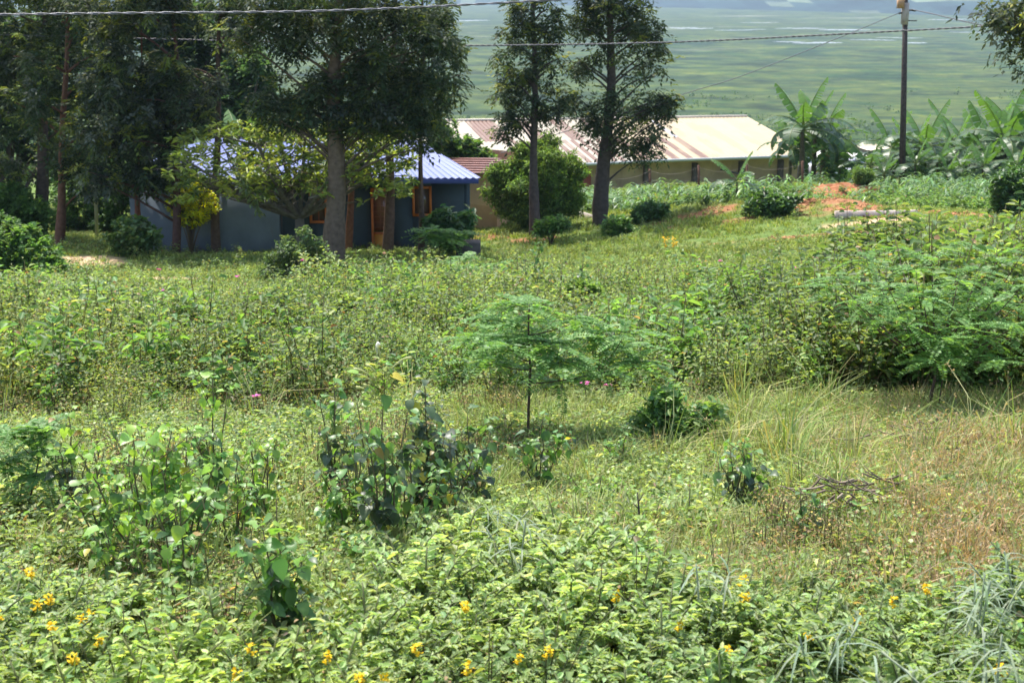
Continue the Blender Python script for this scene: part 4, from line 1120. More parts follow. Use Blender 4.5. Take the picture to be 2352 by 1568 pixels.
def banana(label, px, y, top_row, n=9, base_row=None, seed=1, hs=.55, group='banana plants', spread=1.0, stemc=(.10, .085, .05)):
    """top_row: frame row that the highest leaf tip reaches"""
    r = np.random.default_rng(seed); o = gp(px, y); tot = at(px, top_row, y)[2] - o[2]
    root = empty('banana_plant', o, 0); tag(root, label, 'banana plant', group)
    hstem = tot * hs; ls = tot * (1 - hs) / 2.05 * 1.0
    ms = MB(); ms.tube([(0, 0, -.1), (.02, 0, hstem * .5), (.05 * r.normal(), .03, hstem)], [.14 * tot / 5, .12 * tot / 5, .07 * tot / 5], 9, stemc); ms.build('pseudostem', M_BARK, root, smooth=True)
    for k in range(n):
        f = k / max(n - 1, 1)
        az = k * 2.4 + r.normal(0, .3); el = 1.30 - 1.30 * f ** .7 + r.normal(0, .08)
        mi = [0, 4, 1, 2, 1, 2, 3, 2, 3, 3, 3, 3][min(int(f * 9.99) if n > 1 else 0, 11)]
        lo = bpy.data.objects.new('leaf', BLM[mi]); C.objects.link(lo); lo.parent = root
        lo.location = (0, 0, hstem * (1 - .10 * f)); lo.rotation_euler = (r.normal(0, .25), -el, az)
        s = ls * r.uniform(.85, 1.1) * (1.0 if k else .9) * spread; lo.scale = (s, s, s)
    return root

banana('tallest banana plant with pale upright leaves right of the shed roof', 1838, 63, 172, 14, seed=41, hs=.56, spread=1.05)
banana('banana plant at the back of the clump right of the shed roof', 1886, 68, 205, 13, seed=45, hs=.54, spread=1.1)
banana('slimmer banana plant leaning left over the shed roof corner', 1812, 65, 262, 11, seed=46, hs=.55, spread=1.1)
banana('banana plant close beside the tallest one, leaning leaves over the shed gutter', 1866, 66, 190, 13, seed=42, hs=.56, spread=1.1)
banana('small low banana plant with four broad leaves before the shed wall', 1690, 51, 338, 8, seed=43, hs=.42, spread=1.05)
banana('banana plant spreading arched leaves left of the electric pole', 1995, 62, 285, 9, seed=44, hs=.35)
bl = [(2045, 68, 240, 'banana plant directly behind the electric pole'), (2118, 66, 225, 'banana plant with one upright spear leaf just right of the pole'),
      (2150, 62, 300, 'low banana plant in the front row right of the pole'), (2185, 70, 235, 'banana plant with a folded shiny leaf in the right grove'),
      (2225, 64, 260, 'banana plant with a dark drooping leaf in the middle of the right grove'), (2262, 67, 215, 'banana plant with a dark spike in the right grove'),
      (2300, 62, 200, 'tall banana plant with an upright yellow green leaf near the right edge'), (2335, 66, 195, 'tall banana plant touching the right edge of the view'),
      (2375, 60, 230, 'banana plant cut off by the right edge'), (2255, 58, 318, 'low banana plant at the front of the right grove'),
      (2090, 75, 262, 'banana plant far back between the pole and the grove'), (2330, 57, 315, 'low banana plant by the dark bush at the right edge')]
bl += [(2350, 62, 250, 'banana plant with tattered leaves on the right edge'), (2195, 66, 285, 'banana plant with arched leaves in the middle of the right grove'), (2270, 61, 285, 'banana plant with low spreading leaves right of the grove middle'), (2100, 61, 310, 'low banana plant just right of the pole foot'), (2075, 70, 300, 'banana plant half hidden low behind the electric pole'), (2135, 72, 262, 'banana plant behind the spear leaved one in the right grove'), (2205, 60, 330, 'small banana plant at the maize edge in the right grove'),
       (2285, 72, 240, 'banana plant behind the dark spiked one in the right grove'), (2245, 74, 250, 'banana plant at the back of the right grove'), (2320, 74, 225, 'banana plant at the back beside the right edge'), (2175, 58, 345, 'lowest banana plant at the front of the right grove'),
       (1925, 66, 300, 'banana plant leaning towards the white roofed shed'), (2028, 58, 350, 'small banana plant directly left of the pole foot')]
for k, (px, y, tr, lab) in enumerate(bl): banana(lab, px, y, tr, 13, seed=50 + k, hs=.48, spread=1.08, group='banana plants of the right grove')
for k, (px, y, tr) in enumerate([(560, 54, 215), (1720, 900, 0)][:1]): banana('banana plant showing pale leaves through the trunks above the umbrella shaped tree', px, y, tr, 9, seed=70, hs=.5)
banana('young banana plant behind the hedge at the left edge', 30, 50, 430, 7, seed=71, hs=.4)
# ------------------------------------------------------------------ ground cover (uncountable) and plants (countable)
BRIGHT = [(.24, .35, .13), (.29, .39, .17), (.20, .30, .11), (.34, .42, .22)]
OLIVE = [(.15, .24, .07), (.20, .29, .09), (.12, .19, .06), (.25, .31, .12), (.17, .23, .08)]
STRAW = [(.38, .37, .19), (.32, .34, .15), (.27, .33, .12), (.46, .42, .25)]
RUSTY = [(.44, .30, .19), (.48, .35, .23), (.40, .29, .18), (.30, .32, .14)]
GRASS = [(.25, .34, .09), (.31, .38, .12), (.2, .29, .08), (.36, .38, .16)]
BROWN = (.11, .075, .05)

def pinnate(mb, P, D, up, L, npair, ll, lw, cols, droop=.3, mat_fold=.05):
    """a leaf with paired leaflets along a stalk"""
    D = D / np.linalg.norm(D); S = np.cross(up, D); S /= np.linalg.norm(S) + 1e-9; U = np.cross(D, S)
    t = np.linspace(.12, 1, npair)
    Q = P + D * (t * L)[:, None] - np.array([0, 0, 1]) * (droop * L * t ** 2)[:, None]
    env = np.sin(np.clip(t, 0, 1) * pi * .8 + .35) ** .6
    for s in (-1, 1):
        DD = S * s * .92 + D * .42 + U * .12 + RNG.normal(0, .07, (npair, 3))
        diamond(mb, Q, DD, np.tile(U, (npair, 1)) + RNG.normal(0, .25, (npair, 3)), ll * env, lw, cj(cols, npair, .14, .05))
    mb.tube([P, P + D * L * .5 - np.array([0, 0, droop * L * .25]), Q[-1]], [.003, .0025, .0015], 4, np.array(cols[0]) * .9)

def proto_rattle(h=.45, dense=1.0, leafc=BRIGHT):
    """bushy herb with oval leaves in rows along arching stems"""
    mb = MB(); nst = RNG.integers(4, 7)
    for k in range(nst):
        az = RNG.uniform(0, 2 * pi); ln = h * RNG.uniform(.35, .75)
        e = np.array([cos(az) * ln, sin(az) * ln, h * RNG.uniform(.75, 1.1)]); B = bez(np.zeros(3), np.array([e[0] * .25, e[1] * .25, e[2] * .7]), e, 7)
        mb.tube(B, np.linspace(.006, .003, 7), 4, (.12, .15, .06))
        n = int(22 * dense); t = RNG.uniform(.25, 1, n); i = np.minimum((t * 6).astype(int), 5); f = (t * 6 - i)[:, None]
        P = B[i] * (1 - f) + B[i + 1] * f
        a2 = az + np.where(np.arange(n) % 2, 1, -1) * RNG.uniform(.5, 1.5, n)
        D = np.stack([np.cos(a2), np.sin(a2), RNG.uniform(-.1, .8, n)], 1)
        oval(mb, P, D, upn(n, .35), RNG.uniform(.026, .052, n), RNG.uniform(.014, .023, n), cj(leafc, n, .16, .06), .22, .12)
        # leaflets in threes
        P2 = P + nrm(D) * .015; a3 = a2 + .9
        oval(mb, P2, np.stack([np.cos(a3), np.sin(a3), RNG.uniform(-.1, .5, n)], 1), upn(n, .35), RNG.uniform(.024, .044, n), RNG.uniform(.013, .020, n), cj(leafc, n, .16, .06), .22, .12)
    return mb.arrays()

def proto_weed(h=.7, L=.04, cols=OLIVE, nst=4, nl=26, dead=.04):
    mb = MB()
    for k in range(nst):
        az = RNG.uniform(0, 2 * pi); ln = h * RNG.uniform(.05, .38)
        e = np.array([cos(az) * ln, sin(az) * ln, h * RNG.uniform(.7, 1.1)]); B = bez(np.zeros(3), np.array([e[0] * .6, e[1] * .6, e[2] * .5]), e, 5)
        mb.tube(B, np.linspace(min(.006, h * .010), min(.0025, h * .005), 5), 4, (.14, .13, .06))
        n = nl; t = RNG.uniform(.18, 1, n) ** .8; i = np.minimum((t * 4).astype(int), 3); f = (t * 4 - i)[:, None]
        D = rdir(n, -.5, .6); P = B[i] * (1 - f) + B[i + 1] * f + D * RNG.uniform(.0, .09, (n, 1))
        c = cj(cols, n, .2, .08); dd = RNG.random(n) < dead * (1.6 - t); c[dd] = cj([(.32, .22, .12), (.26, .17, .09), (.40, .34, .12)], dd.sum(), .2)
        oval(mb, P, D, upn(n, .5), L * RNG.uniform(.6, 1.3, n), L * RNG.uniform(.4, .7, n), c, .2, .12)
    return mb.arrays()

def proto_grass(h=.35, n=26, cols=GRASS, sp_=.07, lean=.5, wd=.006, heads=0):
    mb = MB()
    az = RNG.uniform(0, 2 * pi, n); rr = RNG.uniform(0, sp_, n)
    P = np.stack([np.cos(az) * rr, np.sin(az) * rr, 0 * rr], 1)
    l = h * RNG.uniform(.5, 1.15, n)[:, None]; out = np.stack([np.cos(az), np.sin(az), 0 * az], 1); q = RNG.uniform(.1, lean, n)[:, None]
    S = np.stack([-np.sin(az + .6), np.cos(az + .6), 0 * az], 1) * wd * RNG.uniform(.7, 1.4, n)[:, None]
    M1 = P + out * l * q * .35 + np.array([0, 0, 1]) * l * .55; T = P + out * l * q * 1.2 + np.array([0, 0, 1]) * l * (1 - q * .45)
    V = np.stack([P - S * .7, P + S * .7, M1 + S, M1 - S, T + S * .15, T - S * .15], 1).reshape(-1, 3)
    F = (np.arange(n)[:, None, None] * 6 + np.array([[0, 1, 2, 3], [3, 2, 4, 5]])[None]).reshape(-1, 4)
    mb.add(V, F, np.repeat(cj(cols, n, .18, .06), 2, 0))
    if heads:
        k = RNG.integers(0, n, heads); m = 5
        Q = np.repeat(T[k], m, 0) + RNG.normal(0, .012, (heads * m, 3)) - np.tile(np.arange(m)[:, None] * [0, 0, .015], (heads, 1))
        diamond(mb, Q, rdir(heads * m, .2, 1.4), upn(heads * m, 1), .03, .008, cj([(.42, .30, .18), (.46, .34, .2)], heads * m, .15))
    return mb.arrays()

def scatter(n, y0, y1, ex=.44, pad=1.2):
    """random ground points inside a wedge a little wider than the view"""
    y = np.sqrt(RNG.uniform(y0 ** 2, y1 ** 2, n)); x = RNG.uniform(-1, 1, n) * (ex * y + pad)
    return x, y

def field(name, protos, n, y0, y1, dens, scale, m, tone=.14, tintf=None, z=-.02, label=None):
    x, y = scatter(n, y0, y1); zz = H(x, y); u, v = proj(x, y, zz)
    k = RNG.random(n) < dens(x, y, u, v); x, y, zz, u, v = x[k], y[k], zz[k], u[k], v[k]; n = len(x)
    mul = np.exp(RNG.normal(0, tone, (n, 1))) * np.ones((1, 3))
    if tintf is not None: mul = mul * tintf(x, y, u, v)
    s = scale(x, y, u, v) * RNG.uniform(.7, 1.3, n); yaw = RNG.uniform(0, 2 * pi, n); w_ = RNG.integers(0, len(protos), n); tl = RNG.normal(0, .12, n)
    mb = MB()
    for q in range(len(protos)):
        i = w_ == q; mb.inst(protos[q], np.stack([x, y, zz + z], 1)[i], yaw[i], s[i], mul[i], tl[i])
    o = mb.build(name, m); tag(o, kind='stuff', label=label)
    print(name, n, 'plants', len(o.data.polygons), 'quads')
    return o

def nz(x, y, s, seed): return vnoise(x, y, s, seed)
ONE = lambda x, y, u, v: np.ones(len(x))

# zones, all as functions of the place on the ground
def lim(u, pts):                              # frame row of a border at column u (piecewise line)
    return np.interp(u, [p[0] for p in pts], [p[1] for p in pts])
FRONT = [(-300, 1390), (0, 1420), (250, 1470), (500, 1500), (640, 1590), (760, 1590), (850, 1480), (950, 1360), (1000, 1290), (1250, 1290), (1500, 1370), (1700, 1430), (1900, 1440), (2100, 1450), (2352, 1390), (2700, 1350)]
THN = [(-300, 985), (0, 985), (400, 985), (700, 960), (1000, 930), (1300, 930), (1600, 960), (1900, 930), (2100, 925), (2352, 930), (2700, 930)]    # near edge of thicket
THF = [(-300, 705), (0, 705), (250, 730), (600, 728), (820, 690), (1000, 650), (1300, 660), (1600, 690), (1800, 700), (1900, 690), (2100, 660), (2352, 650), (2700, 650)]  # far edge

def d_front(x, y, u, v): return sstep(-45, 45, v - lim(u, FRONT) + 90 * (nz(x, y, .7, 41) - .5)) * (.45 + .55 * sstep(.25, .5, nz(x, y, .5, 42)))
def d_thick(x, y, u, v):
    a = sstep(-20, 25, lim(u, THN) - v + 50 * (nz(x, y, 1.1, 43) - .5)) * sstep(-10, 12, v - lim(u, THF) + 22 * (nz(x, y, 2, 44) - .5))
    return a
def d_mid(x, y, u, v): return (1 - d_front(x, y, u, v)) * sstep(-25, 25, v - lim(u, THN))

P_front = [proto_rattle(RNG.uniform(.20, .30)) for _ in range(9)]
field('leafy_ground_cover', P_front, 5200, 3.2, 10.5, lambda x, y, u, v: d_front(x, y, u, v) * 1.0, lambda x, y, u, v: .82 + .35 * nz(x, y, 1.3, 51), M_LEAF,
      tintf=lambda x, y, u, v: np.stack([.9 + .35 * nz(x, y, 1.0, 52), .92 + .25 * nz(x, y, 1.0, 52), .85 + .4 * nz(x, y, .8, 53)], 1))
P_low = [proto_weed(.17, .038, OLIVE + BRIGHT, 4, 18, .10) for _ in range(7)]
field('low_weeds', P_low, 15000, 4.5, 14.5, lambda x, y, u, v: (.28 + .72 * d_mid(x, y, u, v)) * (.35 + .65 * sstep(.3, .55, nz(x, y, .8, 54))) * (.95 - .5 * sstep(1350, 1800, u) * (v < 1330)), lambda x, y, u, v: .7 + .5 * nz(x, y, .9, 55), M_LEAF)
P_brn = [proto_weed(.30, .02, [(.12, .09, .06), (.17, .12, .08), (.13, .13, .06)], 5, 9, .6) for _ in range(5)]
field('dry_stems', P_brn, 3000, 4.5, 13, lambda x, y, u, v: (1 - .8 * d_front(x, y, u, v)) * sstep(.50, .68, nz(x, y, .9, 56)) * d_mid(x, y, u, v) + .05, ONE, M_DRY)

P_sh = [proto_weed(RNG.uniform(.30, .42), .045, [(.24, .36, .12), (.20, .31, .10)], 2, 16, .02) for _ in range(6)]
field('leafy_shoots', P_sh, 1500, 3.6, 10, lambda x, y, u, v: d_front(x, y, u, v) * sstep(.42, .62, nz(x, y, .6, 97)) * .6, ONE, M_LEAF)
P_fg = [proto_grass(.36, 12, GRASS + STRAW[:1], .06, .9, .004) for _ in range(5)]
field('foreground_grass', P_fg, 900, 3.6, 10, lambda x, y, u, v: .35 * d_front(x, y, u, v) + .05, ONE, M_DRY)
# grass of the clearing: green-straw, turning rust coloured at the right
P_gr = [proto_grass(.22, 22, GRASS + STRAW[:3], .08, .9, .0035) for _ in range(8)]
P_st = [proto_grass(.27, 22, STRAW + GRASS[:2], .08, .8, .003, 3) for _ in range(6)]
P_ru = [proto_grass(.30, 24, RUSTY + STRAW[:1], .08, .7, .003, 9) for _ in range(6)]
def g_clear(x, y, u, v): return d_mid(x, y, u, v) * (.25 + .75 * sstep(1000, 1350, u + 200 * (nz(x, y, 1.5, 57) - .5))) * (1 - sstep(12.5, 14.5, y) * .7)
field('clearing_grass', P_gr, 17000, 6, 15.5, lambda x, y, u, v: g_clear(x, y, u, v) * (.35 + .65 * sstep(.2, .5, nz(x, y, .6, 58))) * (.55 + .45 * sstep(.3, .5, nz(x, y, 1.9, 96))), lambda x, y, u, v: .75 + .6 * nz(x, y, 1.0, 59), M_DRY)
field('straw_grass', P_st, 9000, 6.5, 15.5, lambda x, y, u, v: g_clear(x, y, u, v) * sstep(1150, 1700, u) * sstep(.28, .55, nz(x, y, .9, 60)) * .95, ONE, M_DRY)
field('rusty_seed_grass', P_ru, 8500, 6.5, 13.0, lambda x, y, u, v: d_mid(x, y, u, v) * sstep(1900, 2250, u + 220 * (nz(x, y, .8, 61) - .5)) * sstep(985, 1080, v) * sstep(.2, .6, nz(x, y, .5, 91)), ONE, M_DRY)
P_tall = [proto_grass(.75, 22, GRASS + STRAW[:2], .12, .9, .005, 2) for _ in range(4)]
field('tall_grass_tussocks', P_tall, 700, 9.5, 15, lambda x, y, u, v: d_mid(x, y, u, v) * sstep(1500, 1900, u) * sstep(.5, .62, nz(x, y, 1.3, 62)) * .8 + .04, lambda x, y, u, v: .6 + .4 * nz(x, y, 1, 63), M_DRY)

# thicket
P_th = [proto_weed(RNG.uniform(.55, .9), .062, OLIVE, 4, 26) for _ in range(12)]
P_td = [proto_weed(RNG.uniform(.7, .95), .07, [(.10, .17, .05), (.13, .21, .06), (.07, .12, .04), (.18, .25, .08)], 5, 34, .05) for _ in range(6)]
def th_scale(x, y, u, v):
    left = .42 + .42 * nz(x, y, 1.6, 64) + .25 * sstep(.5, .8, nz(x, y, .6, 84))
    right = sstep(1650, 2050, u) * .62
    return left * (1 - .45 * sstep(700, 640, v)) + right * sstep(640, 720, v)
def th_tint(x, y, u, v):
    n = nz(x, y, 2.5, 65)[:, None]; m = nz(x, y, 1.2, 66)[:, None]
    return np.array([[1, 1, 1]]) * (.85 + .3 * n) + np.array([[.15, .02, .05]]) * (m - .4) + np.array([[.20, .04, .04]]) * (sstep(700, 200, u) * sstep(780, 960, v))[:, None]
field('weed_thicket', P_th, 7600, 11.5, 30, lambda x, y, u, v: d_thick(x, y, u, v) * np.where(u > 1800, .6, .93) * (.5 + .5 * sstep(.22, .4, nz(x, y, .8, 67))), th_scale, M_LEAF, tintf=th_tint)
field('shady_thicket', P_td, 3600, 12.2, 27, lambda x, y, u, v: d_thick(x, y, u, v) * (sstep(1600, 1950, u) * .9 + .10), lambda x, y, u, v: th_scale(x, y, u, v) * 1.05, M_LEAF)
P_gl = [proto_weed(RNG.uniform(.6, .9), .10, [(.12, .24, .06), (.16, .29, .08), (.09, .18, .05)], 4, 20, .02) for _ in range(6)]
field('green_leafy_weeds', P_gl, 2600, 11.5, 30, lambda x, y, u, v: d_thick(x, y, u, v) * sstep(.56, .70, nz(x, y, 1.7, 92)) * (.35 + .65 * sstep(600, 1000, u)) * .7, lambda x, y, u, v: .6 + .55 * nz(x, y, 1.1, 93), M_LEAF)
P_gt = [proto_grass(.6, 20, GRASS, .12, .9, .006) for _ in range(4)]
field('thicket_grass', P_gt, 1500, 13, 30, lambda x, y, u, v: d_thick(x, y, u, v) * sstep(.50, .66, nz(x, y, 2.1, 94)), lambda x, y, u, v: .6 + .6 * nz(x, y, 1.1, 95), M_DRY)
# lower weeds and lawn between the thicket and the trees
P_lw = [proto_weed(.32, .05, OLIVE + BRIGHT[:2], 4, 14, .1) for _ in range(6)]
field('lawn_weeds', P_lw, 9000, 24, 46, lambda x, y, u, v: np.clip(sstep(12, -25, v - lim(u, THF)) * (sstep(600, 680, v) * .75 + .09) * (.3 + .7 * sstep(.35, .6, nz(x, y, 2, 68))), 0, 1) + (u < 260) * .3 * (v < 700), lambda x, y, u, v: .6 + .6 * nz(x, y, 2, 69), M_LEAF)
P_lg = [proto_grass(.15, 15, [(.20, .28, .08), (.25, .31, .10), (.17, .24, .07), (.30, .32, .14)], .16, 1.0, .012) for _ in range(8)]
def d_lawn(x, y, u, v):
    so, la, sa = masks(x, y)
    return (v < lim(u, THF) + 25) * (1 - .90 * np.maximum(so * (nz(x, y, .5, 98) > .3), sa)) * (.45 + .55 * sstep(.25, .5, nz(x, y, 1.5, 70)))
field('lawn_grass', P_lg, 42000, 25, 64, d_lawn, lambda x, y, u, v: (.7 + .6 * nz(x, y, 2.5, 71)) * np.where(y > 50, 1.5, 1.0), M_DRY, tintf=lambda x, y, u, v: np.stack([.85 + .4 * nz(x, y, 2.2, 72)] * 2 + [.9 + 0 * x], 1))

# clods on the bare earth
def clod():
    mb = MB(); mb.box((0, 0, .02), (.09, .07, .05), (.30, .14, .07), .4); mb.box((.03, .03, .03), (.06, .05, .06), (.36, .18, .09), 1.1)
    V, F, K = mb.arrays(); return V * (1 + RNG.normal(0, .22, V.shape)), F, K
field('soil_clods', [clod() for _ in range(5)], 30000, 38, 60, lambda x, y, u, v: masks(x, y)[0] * .8, lambda x, y, u, v: .5 + .9 * nz(x, y, .6, 99) ** 2, M_SOIL, tone=.3)
# maize and low crops in front of the shed and the banana grove
def proto_maize(h=.9):
    mb = MB(); mb.tube([(0, 0, 0), (.01, 0, h * .5), (0, .01, h * .9)], [.015, .012, .006], 5, (.14, .22, .07)); n = 11
    az = np.arange(n) * pi + RNG.normal(0, .5, n); D = np.stack([np.cos(az), np.sin(az), RNG.uniform(.4, 1.3, n)], 1)
    P = np.stack([0 * az, 0 * az, h * np.linspace(.15, .92, n)], 1)
    ribbon(mb, P, D, np.tile([0, 0, 1.], (n, 1)) + np.stack([-np.cos(az), -np.sin(az), 0 * az], 1), h * RNG.uniform(.4, .6, n), .075, cj([(.13, .25, .07), (.17, .28, .09), (.10, .2, .06)], n), [0, .3, .65, 1], [.3, .5, .4, 0], 1.1, .3)
    return mb.arrays()
P_mz = [proto_maize(RNG.uniform(.5, .85)) for _ in range(6)]
def d_maize(x, y, u, v):
    so, la, sa = masks(x, y)
    a = (inpoly(u, v, [(1300, 490), (1460, 492), (1640, 472), (1850, 455), (1880, 436), (1640, 446), (1300, 462)]) & (y < 68)) | inpoly(u, v, [(2005, 470), (2300, 484), (2600, 490), (2600, 425), (2120, 432), (2020, 440)]) | (inpoly(u, v, [(1840, 480), (1900, 486), (2010, 478), (2000, 440), (1840, 430)]) * .25 > RNG.random(len(x)))
    return a * (1 - .8 * so)
field('maize_crop', P_mz, 5200, 46, 72, d_maize, lambda x, y, u, v: np.where(u > 1950, .95, .85), M_GLOSSY)
P_bn = [proto_weed(.40, .10, [(.10, .19, .05), (.14, .24, .07), (.17, .26, .08)], 5, 14, .02) for _ in range(5)]
field('low_crop_rows', P_bn, 5200, 46, 66, lambda x, y, u, v: np.clip(d_maize(x, y, u, v) * .6 + inpoly(u, v, [(1960, 488), (2280, 492), (2300, 455), (1990, 450)]) * .8, 0, 1), ONE, M_LEAF)
P_sc = [proto_weed(1.6, .30, [(.05, .11, .04), (.08, .15, .05), (.11, .19, .055)], 5, 22, .03) for _ in range(5)]
field('hillside_scrub', P_sc, 2600, 64, 230, lambda x, y, u, v: .55 * ((y > 95) | (u > 1880) | (u < 500)) * (nz(x, y, 9, 74) > .35), lambda x, y, u, v: .7 + .7 * nz(x, y, 12, 75), M_LEAF)
P_ms = [rosette(26, 1.0, .7, [(.05, .10, .035), (.06, .12, .04), (.08, .14, .04)], .1, 1.3, .9) for _ in range(4)]
def far_field():
    n = 2600; y = 330 * (800 / 330.) ** RNG.uniform(0, 1, n); x = RNG.uniform(-.42, .42, n) * y
    g = nz(x, y, 45, 76); k = g > .60; x, y = x[k], y[k]; n = len(x); mb = MB(); w_ = RNG.integers(0, 4, n); s = RNG.uniform(.5, 1.5, n)
    for q in range(4):
        i = w_ == q; mb.inst(P_ms[q], np.stack([x, y, H(x, y)], 1)[i], RNG.uniform(0, 6, i.sum()), s[i])
    tag(mb.build('marsh_tussocks', M_LEAF), kind='stuff')
far_field()

# ------------------------------------------------------------------ individual broad leaved plants
TS = [0, .12, .35, .65, 1.0]; WS = [0, .42, .5, .34, 0]
YG = [(.22, .38, .06), (.27, .42, .08), (.18, .34, .06)]; MG = [(.13, .26, .07), (.17, .30, .09), (.10, .20, .06)]; DG = [(.075, .125, .065), (.10, .145, .085), (.075, .11, .07)]
def broad(label, px, base_row, top_row, hw, nst=3, L=.10, top=YG, low=MG, nl=15, seed=1, name='broad_leaved_weed', droop=.9, lean=0.0, group='broad leaved weeds of the foreground', darkf=.5, y=None, leafless=.12):
    r = np.random.default_rng(seed); o = gr(px, base_row) if y is None else gp(px, y)
    s = scale_at(o); h = at(px, top_row, o[1])[2] - o[2]; W = 1.3 * hw / s; L = L * .86; nst = nst + 1
    root = empty(name, o); tag(root, label, 'plant', group)
    st = MB(); fo = MB()
    def leafset(B, n, t0, Ls, tops):
        m = len(B) - 1; t = r.uniform(t0, 1, n); t[-3:] = 1
        i = np.minimum((t * m).astype(int), m - 1); fr = (t * m - i)[:, None]; P = B[i] * (1 - fr) + B[i + 1] * fr
        az = np.arange(n) * 2.4 + r.normal(0, .6, n); el = np.where(t > .9, r.uniform(.0, .8, n), r.normal(-.35 * droop, .45, n))
        D = np.stack([np.cos(az) * np.cos(el), np.sin(az) * np.cos(el), np.sin(el)], 1)
        pl_ = Ls * r.uniform(.2, .55, (n, 1)); pet = P + D * pl_ + [0, 0, .01]
        for q in range(n): st.tube([P[q], pet[q]], [.002, .0016], 4, (.16, .22, .08))
        e2 = el - r.uniform(.1, .8, n) * droop; D2 = np.stack([np.cos(az) * np.cos(e2), np.sin(az) * np.cos(e2), np.sin(e2)], 1)
        N = np.stack([-np.cos(az) * np.sin(e2), -np.sin(az) * np.sin(e2), np.cos(e2)], 1) + r.normal(0, .35, (n, 3))
        Lk = Ls * np.exp(r.normal(-.05, .30, n)) * np.where(t > .92, .7, 1)
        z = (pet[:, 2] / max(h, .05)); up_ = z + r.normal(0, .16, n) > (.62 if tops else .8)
        c = np.where(up_[:, None], cj(top, n, .14, .06), cj(low, n, .22, .08))  # light from above painted in: upper leaves brighter, lower ones darker
        Lk = np.minimum(Lk, Ls * 1.35); old = r.random(n) < .03; c[old] = cj([(.42, .38, .06), (.30, .22, .08)], old.sum(), .15)
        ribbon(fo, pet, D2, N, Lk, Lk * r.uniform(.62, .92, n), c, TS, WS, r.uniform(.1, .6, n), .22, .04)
    for k in range(nst):
        f = (k + .5) / nst
        ex = lean + (f - .5) * 1.9 * W + r.normal(0, .08) * W; ey = r.normal(0, .4) * W
        hh = h * (1.0 if k == nst // 2 else r.uniform(.55, .95)); e = np.array([ex, ey, hh])
        B = bez(np.array([r.normal(0, .02), r.normal(0, .02), -.03]), np.array([ex * r.uniform(.2, .6), ey * .35, hh * .55]), e, 9)
        B[1:-1] += r.normal(0, .006, (7, 3))
        st.tube(B, np.linspace(.0075, .003, 9), 5, (.13, .11, .06))
        leafset(B, int(nl * 1.15), .22, L * .85, True)
        for q in range(3):
            j = r.integers(2, 8); a_ = r.uniform(0, 2 * pi); ln = W * r.uniform(.35, .8) + .02
            e3 = B[j] + [cos(a_) * ln, sin(a_) * ln, h * r.uniform(.06, .26)]
            if e3[2] > h * 1.0: e3[2] = h
            B3 = bez(B[j], (B[j] + e3) / 2 - [0, 0, .01], e3, 5); st.tube(B3, np.linspace(.004, .002, 5), 4, (.14, .13, .06))
            leafset(B3, max(5, int(nl * .42)), .2, L * r.uniform(.55, .85), q == 0)
    st.build('stems', M_TWIG, root); fo.build('leaves', M_GLOSSY, root)
    return root, o, s

